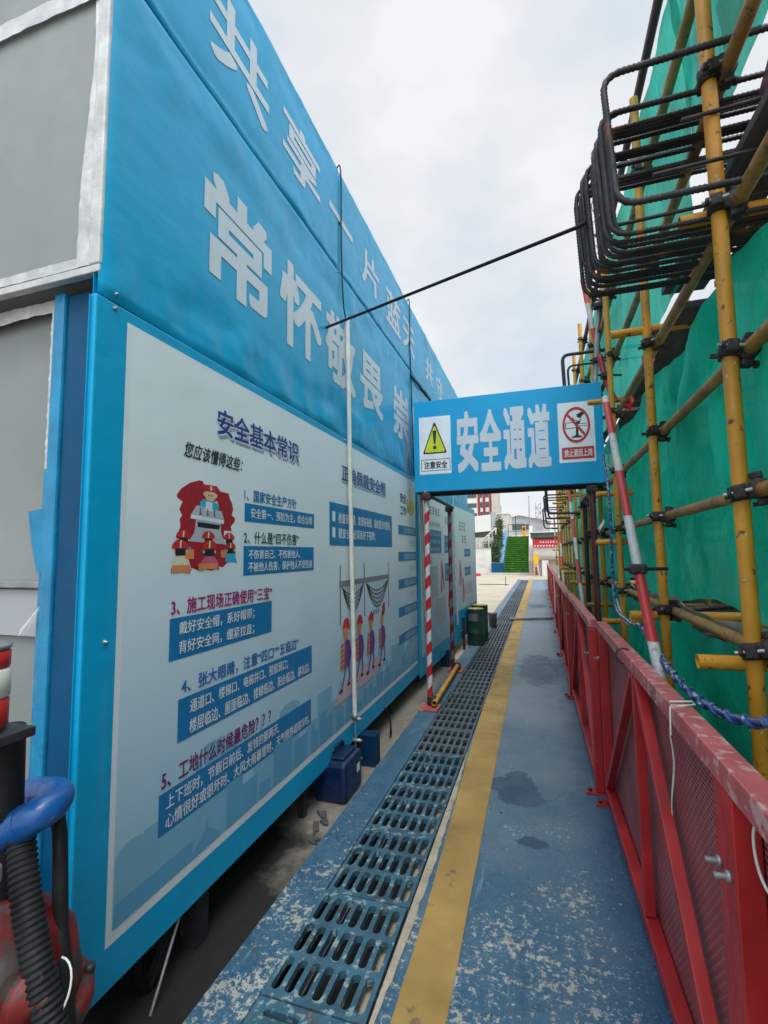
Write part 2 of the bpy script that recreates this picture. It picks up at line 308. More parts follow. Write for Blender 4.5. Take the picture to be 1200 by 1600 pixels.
def tone_by_piece(m):
    N, L = m.node_tree.nodes, m.node_tree.links; P = N['Principled BSDF']; src = P.inputs['Base Color'].links[0].from_socket
    oi = N.new('ShaderNodeObjectInfo'); hv = N.new('ShaderNodeHueSaturation'); mr = N.new('ShaderNodeMapRange'); mr.inputs[3].default_value = .65; mr.inputs[4].default_value = 1.25
    L.new(oi.outputs['Random'], mr.inputs[0]); L.new(mr.outputs[0], hv.inputs['Value']); L.new(src, hv.inputs['Color'])
    rn = add_noise(N, L, 11, 6, .7, vec=N['Principled BSDF'].id_data.nodes.new('ShaderNodeNewGeometry').outputs['Position'])
    c = mixc(N, L, math_(N, L, 'MULTIPLY', ramp(N, L, rn.outputs['Fac'], .56, .66), .75), hv.outputs['Color'], (.085, .062, .05))
    L.new(c, P.inputs['Base Color']); return m
tone_by_piece(MT['grate'])
MT['grate_far'] = mat('dusty_cast_iron', (.085, .12, .145), .55, .15, var=.3, vs=5, wear=(.03, .035, .04), wa=.62, ws=17, bmp=.35, bs=60)
tone_by_piece(MT['grate_far'])
MT['patch'] = mat('fresh_dark_blue_patch', (.022, .055, .125), .5, var=.35, vs=14, wear=(.05, .10, .19), wa=.58, ws=22, bmp=.4, bs=40)
MT['bare'] = mat('bare_mortar', (.40, .34, .26), .85, var=.25, vs=7, wear=(.2, .17, .13), wa=.62, ws=22, bmp=.4, bs=60)
MT['sludge'] = mat('wet_black_sludge', (.022, .02, .017), .5, var=.4, vs=8, bmp=.3, bs=20)
def stained():  # near and inward part blackened to paint in the shade under the cabin
    m, N, L, P = new_mat('painted_shade_concrete')
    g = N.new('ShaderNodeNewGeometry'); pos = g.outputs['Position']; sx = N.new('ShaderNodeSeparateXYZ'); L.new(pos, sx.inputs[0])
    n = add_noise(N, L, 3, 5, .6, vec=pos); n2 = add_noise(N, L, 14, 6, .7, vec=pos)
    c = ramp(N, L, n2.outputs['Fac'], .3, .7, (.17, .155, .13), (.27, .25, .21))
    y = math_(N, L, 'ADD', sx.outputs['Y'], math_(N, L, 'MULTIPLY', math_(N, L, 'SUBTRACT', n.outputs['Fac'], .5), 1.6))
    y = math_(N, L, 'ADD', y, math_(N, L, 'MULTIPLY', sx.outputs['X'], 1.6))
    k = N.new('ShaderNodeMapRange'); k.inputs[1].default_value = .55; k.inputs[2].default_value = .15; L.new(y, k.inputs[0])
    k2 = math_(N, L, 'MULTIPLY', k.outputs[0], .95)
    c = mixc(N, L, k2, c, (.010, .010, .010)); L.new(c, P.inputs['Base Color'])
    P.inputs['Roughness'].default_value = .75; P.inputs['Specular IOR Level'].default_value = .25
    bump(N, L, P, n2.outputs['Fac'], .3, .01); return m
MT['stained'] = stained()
MT['yard'] = mat('beige_yard_concrete', (.45, .39, .30), .8, var=.12, vs=.8, wear=(.32, .28, .22), wa=.64, ws=2.2, bmp=.1, bs=30)

# ---------------------------------------------------------------- mesh builder
class MB:
    def __init__(s): s.v = []; s.f = []; s.m = []; s.sm = []; s.mats = []
    def mi(s, m):
        if isinstance(m, str): m = MT[m]
        if m not in s.mats: s.mats.append(m)
        return s.mats.index(m)
    def add(s, vs, fs, m, smooth=False):
        b = len(s.v); k = s.mi(m); s.v += [Vector(v) for v in vs]
        for f in fs: s.f.append([b+i for i in f]); s.m.append(k); s.sm.append(smooth)
        return s
    def box(s, c, d, m, rot=None, bev=0.):
        bm = bmesh.new(); bmesh.ops.create_cube(bm, size=1)
        for v in bm.verts: v.co = Vector((v.co.x*d[0], v.co.y*d[1], v.co.z*d[2]))
        if bev: bmesh.ops.bevel(bm, geom=bm.edges[:], offset=bev, segments=2, affect='EDGES', profile=.5)
        q = (rot.to_matrix() if hasattr(rot, 'to_matrix') else rot) if rot is not None else Matrix.Identity(3)
        bm.verts.index_update()
        s.add([q @ v.co + Vector(c) for v in bm.verts], [[v.index for v in f.verts] for f in bm.faces], m); bm.free(); return s
    def bx(s, x0, x1, y0, y1, z0, z1, m, bev=0.):
        return s.box(((x0+x1)/2, (y0+y1)/2, (z0+z1)/2), (x1-x0, y1-y0, z1-z0), m, bev=bev)
    def bar(s, a, b, w, h, m, upv=(0, 0, 1), bev=0.):
        """rectangular bar from a to b; w across, h along upv"""
        a = Vector(a); b = Vector(b); d = (b-a).normalized(); u = Vector(upv); x = d.cross(u).normalized(); z = x.cross(d)
        return s.box((a+b)/2, (w, (b-a).length, h), m, Matrix((x, d, z)).transposed(), bev)
    def tube(s, pts, r, m, n=12, caps=True, hollow=False, radii=None, smooth=True):
        P = [Vector(p) for p in pts]; rings = []
        t = (P[1]-P[0]).normalized(); u = t.orthogonal().normalized()
        for i, p in enumerate(P):
            t2 = ((P[min(i+1, len(P)-1)]-P[max(i-1, 0)])).normalized()
            u = (u-t2*u.dot(t2)).normalized(); v = t2.cross(u); rr = radii[i] if radii else r
            rings.append([p+(u*math.cos(2*math.pi*k/n)+v*math.sin(2*math.pi*k/n))*rr for k in range(n)])
        vs = [q for g in rings for q in g]; fs = []
        for i in range(len(P)-1):
            for k in range(n): fs.append([i*n+k, i*n+(k+1) % n, (i+1)*n+(k+1) % n, (i+1)*n+k])
        s.add(vs, fs, m, smooth)
        if caps and not hollow:
            s.add(rings[0], [list(range(n))[::-1]], m); s.add(rings[-1], [list(range(n))], m)
        if hollow:
            for g, tt in ((rings[0], (P[1]-P[0]).normalized()), (rings[-1], (P[-2]-P[-1]).normalized())):
                cc = sum(g, Vector())/n; inn = [cc+(q-cc)*.84 for q in g]; dp = [q+tt*.12 for q in inn]
                s.add(g+inn+dp, [[k, (k+1) % n, n+(k+1) % n, n+k] for k in range(n)]+[[n+k, n+(k+1) % n, 2*n+(k+1) % n, 2*n+k] for k in range(n)]+[[2*n+k for k in range(n)]], m)
        return s
    def lathe(s, c, prof, m, n=24, axis='Z', smooth=True):
        vs = []; fs = []
        for (r, z) in prof:
            for k in range(n):
                a = 2*math.pi*k/n; p = (r*math.cos(a), r*math.sin(a), z)
                if axis == 'Y': p = (p[0], p[2], p[1])
                if axis == 'X': p = (p[2], p[0], p[1])
                vs.append(Vector(c)+Vector(p))
        for i in range(len(prof)-1):
            for k in range(n): fs.append([i*n+k, i*n+(k+1) % n, (i+1)*n+(k+1) % n, (i+1)*n+k])
        fs.append(list(range(n))[::-1]); fs.append([(len(prof)-1)*n+k for k in range(n)])
        return s.add(vs, fs, m, smooth)
    def poly(s, pts, m): return s.add(pts, [list(range(len(pts)))], m)
    def grid(s, fn, nu, nv, m, smooth=True):
        vs = [fn(i/nu, j/nv) for j in range(nv+1) for i in range(nu+1)]
        fs = [[j*(nu+1)+i, j*(nu+1)+i+1, (j+1)*(nu+1)+i+1, (j+1)*(nu+1)+i] for j in range(nv) for i in range(nu)]
        return s.add(vs, fs, m, smooth)
    def build(s, name, parent=None, fix=False):
        me = bpy.data.meshes.new(name); off = parent_loc(parent)
        me.from_pydata([v-off for v in s.v], [], s.f); me.update()
        for m in s.mats: me.materials.append(m)
        me.polygons.foreach_set('material_index', s.m); me.polygons.foreach_set('use_smooth', s.sm)
        if fix:
            bm = bmesh.new(); bm.from_mesh(me); bmesh.ops.recalc_face_normals(bm, faces=bm.faces); bm.to_mesh(me); bm.free()
        o = bpy.data.objects.new(name, me); COL.objects.link(o)
        if parent is not None: o.parent = parent
        return o
def parent_loc(p):
    v = Vector((0, 0, 0))
    while p is not None: v += p.location; p = p.parent
    return v
def tag(o, label=None, cat=None, group=None, kind=None):
    if label: o['label'] = label
    if cat: o['category'] = cat
    if group: o['group'] = group
    if kind: o['kind'] = kind
    return o
def thing(name, label, cat, loc=(0, 0, 0), group=None):
    o = bpy.data.objects.new(name, None); COL.objects.link(o); o.location = loc; o.empty_display_size = .1
    return tag(o, label, cat, group)
def dup(root, loc, rotz=0., label=None, group=None):
    def cp(o, par):
        c = o.copy(); COL.objects.link(c)
        if par is not None: c.parent = par
        for k in list(o.children): cp(k, c)
        return c
    r = cp(root, None); r.location = loc; r.rotation_euler = (0, 0, rotz)
    if label: r['label'] = label
    if group: r['group'] = group
    return r
def arc(pts, r, n=6):
    """polyline with rounded corners"""
    P = [Vector(p) for p in pts]; out = [P[0]]
    for i in range(1, len(P)-1):
        a, b, c = P[i-1], P[i], P[i+1]; d1 = (a-b).normalized(); d2 = (c-b).normalized()
        k = min(r, (a-b).length*.49, (c-b).length*.49)
        for j in range(n+1):
            t = j/n; out.append((b+d1*k)*(1-t)**2+b*2*t*(1-t)+(b+d2*k)*t*t)
    return out+[P[-1]]
def spline(pts, n=8):
    P = [Vector(p) for p in pts]; Q = [P[0]*2-P[1]]+P+[P[-1]*2-P[-2]]; out = []
    for i in range(1, len(Q)-2):
        for j in range(n):
            t = j/n; a, b, c, d = Q[i-1:i+3]
            out.append(.5*((2*b)+(c-a)*t+(2*a-5*b+4*c-d)*t*t+(3*b-a-3*c+d)*t**3))
    return out+[P[-1]]
_gc = {}
def glyphs(body, off=.0):
    key = (body, off)
    if key in _gc: return _gc[key]
    cu = bpy.data.curves.new('t', 'FONT'); cu.body = body; cu.size = 1; cu.resolution_u = 3
    o = bpy.data.objects.new('t', cu); COL.objects.link(o)
    dg = bpy.context.evaluated_depsgraph_get(); me = bpy.data.meshes.new_from_object(o.evaluated_get(dg))
    vs = [(v.co.x, v.co.y) for v in me.vertices]; fs = [list(p.vertices) for p in me.polygons]
    bpy.data.objects.remove(o); bpy.data.curves.remove(cu); bpy.data.meshes.remove(me)
    _gc[key] = (vs, fs); return vs, fs
def text(mb, body, fr, rect, m, o, off=.0, shear=0.):
    """lettering stretched into rect=(u0,u1,v0,v1) on a frame; off thickens the strokes (in em)"""
    vs, fs = glyphs(body)
    if not vs: return
    x0 = min(v[0] for v in vs)-off; x1 = max(v[0] for v in vs)+off; y0 = min(v[1] for v in vs)-off; y1 = max(v[1] for v in vs)+off
    u0, u1, v0, v1 = rect
    sh = [(0, 0)] if off <= 0 else [(0, 0)]+[(off*math.cos(k*math.pi/4)*(1.414 if k % 2 else 1), off*math.sin(k*math.pi/4)*(1.414 if k % 2 else 1)) for k in range(8)]
    for q, (dx, dy) in enumerate(sh):
        P = []
        for x, y in vs:
            v = v0+(y+dy-y0)/(y1-y0)*(v1-v0); P.append(fr(u0+(x+dx-x0)/(x1-x0)*(u1-u0)+shear*(v-v0), v, o+q*.00025))
        mb.add(P, fs, m)
def qd(mb, fr, u0, u1, v0, v1, m, o): mb.poly([fr(u0, v0, o), fr(u1, v0, o), fr(u1, v1, o), fr(u0, v1, o)], m)
def pl(mb, fr, pts, m, o):
    o += 4e-5*len(mb.f); mb.poly([fr(u, v, o) for u, v in pts], m)   # each printed shape a hair above the last
def ell(fr_map, cx, cy, rx, ry, n=18, a0=0, a1=360):
    return [fr_map(cx+rx*math.cos(R(a0+(a1-a0)*i/n)), cy+ry*math.sin(R(a0+(a1-a0)*i/n))) for i in range(n+(0 if a1-a0 >= 360 else 1))]
def line(mb, fr, pts, wd, m, o):
    for a, b in zip(pts, pts[1:]):
        d = (Vector(b)-Vector(a)); nrm = Vector((-d.y, d.x)).normalized()*wd/2; A = Vector(a); B = Vector(b)
        pl(mb, fr, [A-nrm, B-nrm, B+nrm, A+nrm], m, o)

# ---------------------------------------------------------------- ground and walkway (structure)
XG0, XG1 = -1.0, -.6          # drain channel
g = MB()
def sheet(mb, x0, x1, y0, y1, z, m): mb.poly([(x0, y0, z), (x1, y0, z), (x1, y1, z), (x0, y1, z)], m)
sheet(g, -900, -1.19, -300, 900, -.03, 'yard'); sheet(g, .62, 900, -300, 900, -.03, 'yard')
sheet(g, -1.19, .62, 28.4, 900, -.03, 'yard'); sheet(g, -1.19, .62, -300, -2.5, -.03, 'yard')
tag(g.build('ground'), kind='structure')
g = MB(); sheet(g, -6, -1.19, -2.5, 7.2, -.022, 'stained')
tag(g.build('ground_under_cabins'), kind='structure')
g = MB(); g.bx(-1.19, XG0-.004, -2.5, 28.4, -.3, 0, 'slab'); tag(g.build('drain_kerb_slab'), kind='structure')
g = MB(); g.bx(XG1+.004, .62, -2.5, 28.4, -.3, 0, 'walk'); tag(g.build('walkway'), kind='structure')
g = MB()
sheet(g, XG0, XG1, -2.5, 28.4, -.26, 'sludge')
for x in (XG0-.002, XG1+.002): g.poly([(x, -2.5, -.26), (x, 28.4, -.26), (x, 28.4, -.02), (x, -2.5, -.02)], 'sludge')
g.bx(XG1-.095, XG1+.001, -2.5, 3.4, -.26, -.05, 'bare')
tag(g.build('drain_channel'), kind='structure')
# bare mortar strip beside the channel where the paint has come off
g = MB(); pts = []
for i in range(60):
    y = 1.2+i*.045; pts.append((XG1+.008+.035*max(0, math.sin((y-1.2)/2.7*math.pi))+.016*mn.noise((y*9, 3, 0))+.008*mn.noise((y*30, 1, 0)), y))
g.poly([(XG1+.0045, 1.2, .004)]+[(x, y, .004) for x, y in pts]+[(XG1+.0045, pts[-1][1], .004)], 'bare')
tag(g.build('bare_mortar_strip'), kind='structure')
# yellow edge line
g = MB(); lx = [(-1, -.525), (1.6, -.527), (2.2, -.53), (2.9, -.548), (3.8, -.575), (5, -.595), (8, -.6), (28, -.6)]
rx = [(-1, -.355), (2, -.352), (4, -.365), (8, -.385), (28, -.395)]
def itp(t, y):
    for (a, b), (c, d) in zip(t, t[1:]):
        if a <= y <= c: return b+(d-b)*(y-a)/(c-a)
    return t[-1][1]
ys = [-1+.06*i for i in range(150)]+[8+.5*i for i in range(41)]
for a, b in zip(ys, ys[1:]):
    j = lambda y, s: .004*mn.noise((y*14, s, 0))+.003*mn.noise((y*45, s, 0))
    g.poly([(itp(lx, a)+j(a, 1), a, .004), (itp(rx, a)+j(a, 5), a, .004), (itp(rx, b)+j(b, 5), b, .004), (itp(lx, b)+j(b, 1), b, .004)], 'stripe')
tag(g.build('yellow_line'), kind='structure')
def blob(cx, cy, rx_, ry_, seed, n=60, rough=.28):
    return [(cx+rx_*math.cos(2*math.pi*i/n)*(1+rough*mn.noise((math.cos(2*math.pi*i/n)*1.6, math.sin(2*math.pi*i/n)*1.6, seed))+.12*mn.noise((i*.9, seed, 3))),
             cy+ry_*math.sin(2*math.pi*i/n)*(1+rough*mn.noise((math.cos(2*math.pi*i/n)*1.6, math.sin(2*math.pi*i/n)*1.6, seed))+.12*mn.noise((i*.9, seed, 3)))) for i in range(n)]
random.seed(41)
g = MB()
for k in range(420):
    y = 1.3+abs(random.gauss(0, 1))*3.2; x = random.choice((random.uniform(-.62, .45), random.uniform(-.64, -.5), random.uniform(-1.18, -1.0), random.gauss(.28, .06)))
    if XG0-.01 < x < XG1+.01 or x > .5: continue
    r_ = random.uniform(.0015, .0045) if random.random() < .93 else random.uniform(.005, .009)
    v = [(random.uniform(.6, 1)*r_*math.cos(a)+x, random.uniform(.6, 1)*r_*math.sin(a)+y, .003) for a in (0, 1.2, 2.5, 3.8, 5.1)]+[(x, y, .003+r_*random.uniform(.5, 1.1))]
    g.add(v, [[i, (i+1) % 5, 5] for i in range(5)], random.choice(('concrete', 'concrete', 'timber', 'bare')))
tag(g.build('floor_grit'), 'loose grit and paint crumbs scattered over the walkway floor', 'grit', kind='stuff')

# ---------------------------------------------------------------- drain grates
def grate_mesh(name, long_rows, m):
    cu = bpy.data.curves.new('g', 'CURVE'); cu.dimensions = '2D'; cu.fill_mode = 'BOTH'; cu.extrude = .014
    def poly(pts):
        sp = cu.splines.new('POLY'); sp.points.add(len(pts)-1); sp.use_cyclic_u = True
        for p, q in zip(sp.points, pts): p.co = (q[0], q[1], 0, 1)
    W, Ln = .392, .538
    poly([(-W/2, 0), (W/2, 0), (W/2, Ln), (-W/2, Ln)])
    def slot(cx, cy, hw, hl, vertical=True):
        p = []
        for i in range(7): a = math.pi*i/6; p.append((math.cos(a)*hw, hl-hw+math.sin(a)*hw))
        for i in range(7): a = math.pi+math.pi*i/6; p.append((math.cos(a)*hw, -hl+hw+math.sin(a)*hw))
        poly([(cx+(x if vertical else y), cy+(y if vertical else x)) for x, y in p])
    if long_rows:
        for r_ in range(3):
            for k in range(7): slot(-W/2+.034+k*(W-.068)/6, Ln*(.185+.315*r_), .0170, .071)
    else:
        for r_ in range(7):
            for k in range(2): slot(-W/4+k*W/2+(.012 if k == 0 else -.012), .05+r_*(Ln-.1)/6, .0125, .066, False)
    o = bpy.data.objects.new('g', cu); COL.objects.link(o)
    me = bpy.data.meshes.new_from_object(o.evaluated_get(bpy.context.evaluated_depsgraph_get()))
    bpy.data.objects.remove(o); bpy.data.curves.remove(cu)
    me.name = name; me.materials.clear(); me.materials.append(m)
    for p in me.polygons: p.use_smooth = False
    return me
def ordn(n):
    w_ = ['first', 'second', 'third', 'fourth', 'fifth', 'sixth', 'seventh', 'eighth', 'ninth', 'tenth', 'eleventh', 'twelfth']
    return w_[n-1] if n <= 12 else '%d%s' % (n, {1: 'st', 2: 'nd', 3: 'rd'}.get(n % 10, 'th') if n not in (11, 12, 13) else 'th')
gm_near, gm_far, gm_x = grate_mesh('grate_plate', True, MT['grate']), grate_mesh('grate_plate_far', True, MT['grate_far']), grate_mesh('grate_plate_cross', False, MT['grate'])
for i in range(49):
    y = 1.058+.5445*i
    o = bpy.data.objects.new('drain_grate', gm_x if i == 0 else gm_near if i < 5 else gm_far); COL.objects.link(o)
    o.location = ((XG0+XG1)/2+random.uniform(-.003, .003), y, -.012+random.uniform(-.003, .003)); o.rotation_euler = (random.uniform(-.006, .006), random.uniform(-.008, .008), random.uniform(-.008, .008))
    tag(o, 'blue cast iron drain grate with crosswise slots, nearest in the channel' if i == 0 else
        'slotted %s drain grate, %s from the near end of the channel' % ('blue painted' if i < 5 else 'dusty iron', ordn(i+1)), 'drain grate', 'drain grates along the walkway')

# ---------------------------------------------------------------- left site cabins and boards
XW = -1.33
wall = lambda u, v, o: Vector((XW+o*.4, u, v))
cb = thing('site_cabin', 'grey site cabin with silver taped edges and dark blue corner column', 'cabin', (-2.4, 3, -.03))
b = MB(); b.bx(-4.2, -1.545, 1.24, 9.4, .34, 2.50, 'grey_panel'); b.build('lower_wall', cb)
b = MB(); b.bx(-4.2, -1.375, 1.16, 9.4, 2.56, 4.42, 'grey_panel'); b.build('upper_wall', cb)
b = MB(); b.bx(-1.543, -1.364, 1.190, 1.34, .26, 2.47, 'dark_blue_paint', .006); b.build('corner_column', cb)
b = MB(); b.bx(-1.600, -1.548, 1.18, 1.238, .3, 2.48, 'blue_tape', .008)
b.bx(-1.64, -1.604, 1.20, 1.239, .3, 1.86, 'blue_tape', .01)
b.poly([(-1.605, 1.19, 1.72), (-1.67, 1.18, 1.71), (-1.655, 1.185, 1.60), (-1.63, 1.19, 1.5), (-1.605, 1.19, 1.5)], 'blue_tape')
b.poly([(-1.60, 1.185, 1.39), (-1.66, 1.165, 1.31), (-1.657, 1.16, 1.29), (-1.62, 1.18, 1.33)], 'silver_tape')
b.build('blue_tape_trim', cb)
def crinkle(mb, x0, x1, y0, y1, z0, z1, m, axis, amp, seed):
    n_ = 60
    for k in range(n_):
        pass
b = MB()
def strip(fn, n, m):      # crumpled tape band: fn(t, s) -> point
    b.grid(fn, n, 6, m)
def cr_(p, a, s=9): return p+Vector((mn.noise(p*s)*a*.5, -abs(mn.noise(p*s+Vector((7, 0, 0))))*a, mn.noise(p*s+Vector((0, 9, 0)))*a*.5))
strip(lambda t, s: cr_(Vector((-1.392-.040*s-.03*max(0, 1-t*2.6)*s-.01*math.sin(t*11)*s, 1.152, 2.53+t*1.9)), .0045, 22), 200, 'silver_tape')
strip(lambda t, s: cr_(Vector((-1.392-t*1.4, 1.15, 2.53+.032*s+.004*math.sin(t*9)*s)), .005, 20), 160, 'silver_tape')
strip(lambda t, s: cr_(Vector((-1.55-t*1.4, 1.205, 2.425+.05*s+.006*math.sin(t*14)*(1-s))), .006, 20), 160, 'silver_tape')
strip(lambda t, s: cr_(Vector((-1.604-.026*s, 1.20, 1.86+t*.6)), .006, 30), 90, 'silver_tape')
strip(lambda t, s: cr_(Vector((-1.392-t*1.4, 1.145, 3.53+.07*s+.008*math.sin(t*5))), .006, 12), 120, 'silver_tape')
b.build('silver_tape_trim', cb)
b = MB(); b.bx(-4.2, -1.337, 1.130, 1.158, 2.486, 2.512, 'silver_tape', .003); b.bx(-1.385, -1.336, 1.128, 1.158, 2.513, 4.43, 'silver_tape', .006)
b.bx(-4.2, -1.376, 1.160, 2.0, 2.50, 2.555, 'grey_panel'); b.build('upper_frame', cb)
b = MB(); b.bx(-4.2, -1.56, 1.205, 1.239, 1.445, 1.47, 'galv', .004); b.bx(-4.2, -1.57, 1.222, 1.239, 1.28, 1.44, 'bg_grey'); b.build('panel_joint', cb)
b = MB(); b.bx(-4.2, -1.42, 1.36, 9.4, .24, .338, 'dark_steel'); b.build('floor_frame', cb)
for (x, y, ww, m) in ((-1.42, 2.72, .04, 'dark_steel'), (-1.47, 4.66, .035, 'dark_steel'), (-1.268, 3.52, .115, 'navy_paint'), (-1.5, 5.9, .05, 'dark_steel'), (-1.30, 6.75, .12, 'navy_paint'), (-1.40, 1.75, .07, 'dark_steel'), (-1.42, 9.0, .05, 'dark_steel'), (-1.35, 7.7, .04, 'dark_steel'), (-2.6, 2.6, .09, 'dark_steel'), (-2.8, 5, .09, 'dark_steel')):
    b = MB(); b.bx(x-ww/2, x+ww/2, y-ww/2, y+ww/2, -.022, .199 if x > -1.34 else .239, m); 
    if ww < .06: b.bx(x-.3, x-ww/2, y-.012, y+.012, .10, .12, m)
    b.build('leg', cb)

# boards
def panel(mb, y0, y1, z0, z1, m, x0=XW-.03, flatz=None):
    if flatz is None: mb.bx(x0, XW, y0, y1, z0, z1, m, .006); return
    # sheet-metal face, buckled along its edges, flat where the lettering is stuck on
    mb.bx(x0, XW-.0285, y0+.001, y1-.001, z0+.001, z1-.001, m)
    def fn(u_, v_):
        y = y0+(y1-y0)*u_; z = z0+(z1-z0)*v_
        k = max(0, min(1, (z-flatz[1])/.12)) if z > flatz[1] else max(0, min(1, (flatz[0]-z)/.12))
        e = min(y-y0, y1-y, z-z0, z1-z)
        d = .016*mn.noise((y*2.1, z*3.3, 5))+.010*mn.noise((y*5.5, z*4, 9))+.006*(abs(mn.noise((y*9, z*7, 2))))
        roll = -.010*(1-min(1, e/.010))**2
        return Vector((XW+roll+k*max(-.016, d-.003)*min(1, .25+e/.05), y, z))
    n_ = int((y1-y0)/.025); mb.grid(fn, n_, 56, m)
def screws(parent, pts):
    b = MB()
    for y, z in pts: b.lathe((XW, y, z), [(.008, -.002), (.008, .003), (.004, .006), (.004, .012), (0.0005, .0125)], 'galv', 10, 'X')
    if pts: b.build('screw', parent)
def cap_strokes(mb, fr, u0, u1, v0, v1, n, m, o):
    """rows of tiny strokes where the photo's print is too small to read"""
    p = (u1-u0)/n
    for k in range(n):
        a = u0+k*p
        for q in range(3):
            zz = v0+(v1-v0)*(q+.5+random.uniform(-.15, .15))/3
            qd(mb, fr, a+p*.12, a+p*random.uniform(.65, .85), zz-(v1-v0)*.07, zz+(v1-v0)*.07, m, o)
        x = a+p*random.uniform(.3, .55); qd(mb, fr, x, x+p*.14, v0, v1, m, o+.0003)

bt = thing('top_banner', 'uppermost blue banner board with large white characters under the sky', 'banner', (XW, 1.13, 3.63))
b = MB()
for y0, y1 in ((1.13, 3.118), (3.122, 5.138), (5.142, 9.6)): panel(b, y0, y1, 3.652, 4.45, 'blue_board', flatz=(3.81, 4.26))
b.build('board', bt)
b = MB()
for ch, (u0, u1, v0, v1) in zip('共享一片蓝天共守', ((1.63, 2.13, 3.84, 4.24), (2.28, 2.78, 3.86, 4.22), (2.93, 3.38, 4.03, 4.08), (3.59, 4.04, 3.86, 4.19), (4.26, 4.77, 3.83, 4.20), (4.86, 5.38, 3.84, 4.19), (5.95, 6.42, 3.84, 4.17), (6.66, 7.14, 3.84, 4.17))):
    text(b, ch, wall, (u0, u1, v0, v1), 'letter', .004, .02 if ch != '一' else .03)
b.build('lettering', bt)
bmid = thing('middle_banner', 'glossy blue middle banner board with the largest white characters', 'banner', (XW, 1.13, 2.42))
b = MB()
for y0, y1 in ((1.13, 5.138), (5.142, 9.6)): panel(b, y0, y1, 2.412, 3.646, 'blue_board', flatz=(2.72, 3.31))
b.build('board', bmid)
b = MB()
for ch, (u0, u1, v0, v1) in zip('常怀敬畏崇尚', ((1.62, 2.17, 2.77, 3.29), (2.26, 2.80, 2.76, 3.27), (2.86, 3.42, 2.76, 3.27), (3.53, 4.12, 2.76, 3.25), (4.45, 5.03, 2.74, 3.27), (5.17, 5.7, 2.75, 3.26))):
    text(b, ch, wall, (u0, u1, v0, v1), 'letter', .004, .027)
b.build('lettering', bmid); screws(bmid, [(1.19, 2.435), (3.08, 3.62), (5.1, 3.62)])

lb = thing('safety_notice_board', 'near lower board with pale safety poster, blue text blocks and cartoons', 'notice board', (XW, 1.12, .2))
b = MB(); panel(b, 1.12, 5.33, .20, 2.405, 'blue_board'); b.bx(XW-.022, XW-.0305+.011, 1.112, 1.119, .21, 2.40, 'blue_board', .002); b.build('board', lb, True)
b = MB(); qd(b, wall, 1.243, 5.27, .335, 2.362, 'poster_frame', .0015); qd(b, wall, 1.265, 5.27, .372, 2.35, 'poster', .003); b.build('poster', lb)
# printed skyline
b = MB(); random.seed(11)
x = 1.27
def tower(u0, u1, v1, m, o):
    v1 = max(v1, .445)
    k = random.random(); mid_ = (u0+u1)/2
    if k < .35: pts = [(u0, .374), (u1, .374), (u1, v1), (u0, v1)]
    elif k < .6: pts = [(u0, .374), (u1, .374), (u1, v1-.05), (mid_+.01, v1), (mid_, v1+.06), (mid_-.01, v1), (u0, v1-.05)]
    elif k < .8: pts = [(u0, .374), (u1, .374), (u1, v1), (mid_, v1), (mid_, v1+.05), (u0, v1+.05)]
    else: pts = [(u0, .374), (u1, .374), (u1, v1-.03)]+[((u0+u1)/2+(u1-u0)/2*math.cos(R(a)), v1-.03+.04*math.sin(R(a))) for a in range(20, 180, 20)]+[(u0, v1-.03)]
    pl(b, wall, pts, m, o)
while x < 5.2:
    w_ = random.uniform(.06, .22); tower(x, min(5.26, x+w_), .40+random.uniform(.03, .34), 'sky1', .0040); x += w_*random.uniform(.7, 1.1)
x = 1.27
while x < 5.2:
    w_ = random.uniform(.08, .24); tower(x, min(5.26, x+w_), .39+random.uniform(.0, .18), 'sky2', .0050); x += w_*random.uniform(.8, 1.3)
b.build('printed_skyline', lb)
def heading(rects, name='heading', label=None):
    for body, rect, m, off, sh in rects: b = MB(); text(b, body, wall, rect, m, .0068, off, sh); b.build(name, lb)
def title(body, u0, u1, v0, v1):
    b = MB(); text(b, body, wall, (u0+.012, u1+.016, v0-.016, v1-.014), 'ink_shadow', .0060, .035)
    text(b, body, wall, (u0-.004, u1+.004, v0-.006, v1+.004), 'ink_outline', .0064, .055)
    text(b, body, wall, (u0, u1, v0, v1), 'ink_navy', .0072, .022); b.build('title', lb)
title('安全基本常识', 1.735, 2.48, 2.085, 2.205)
title('正确佩戴安全帽', 3.13, 4.15, 2.075, 2.20)
heading([('您应该懂得这些：', (1.53, 1.92, 1.945, 2.01), 'ink_black', .012, .2)], 'subtitle')
heading([('1、国家安全生产方针', (1.945, 2.46, 1.812, 1.872), 'ink_blue', .012, 0)])
heading([('2、什么是“四不伤害”', (1.945, 2.49, 1.605, 1.668), 'ink_green', .012, 0)])
heading([('3、施工现场正确使用“三宝”', (1.485, 2.20, 1.325, 1.39), 'ink_magenta', .014, 0)])
heading([('4、张大眼睛，注意“四口”“五临边”', (1.55, 2.49, 1.018, 1.08), 'ink_blue', .014, 0)])
heading([('5、工地什么时候最危险？？？', (1.46, 2.20, .705, .775), 'ink_purple', .014, 0)])
heading([('安全', (4.65, 4.88, 2.075, 2.175), 'ink_navy', .02, 0), ('工作', (4.65, 4.88, 1.945, 2.045), 'ink_navy', .02, 0)])
def block(u0, u1, v0, v1, rows, off=.004):
    b = MB(); qd(b, wall, u0, u1, v0, v1, 'block', .0056); o = b.build('text_block', lb)
    for body, rect in rows: t = MB(); text(t, body, wall, rect, 'ink_white', .0072, off); t.build('lettering', o)
    return o
block(1.95, 2.69, 1.712, 1.80, [('安全第一、预防为主，综合治理', (2.0, 2.66, 1.73, 1.782))])
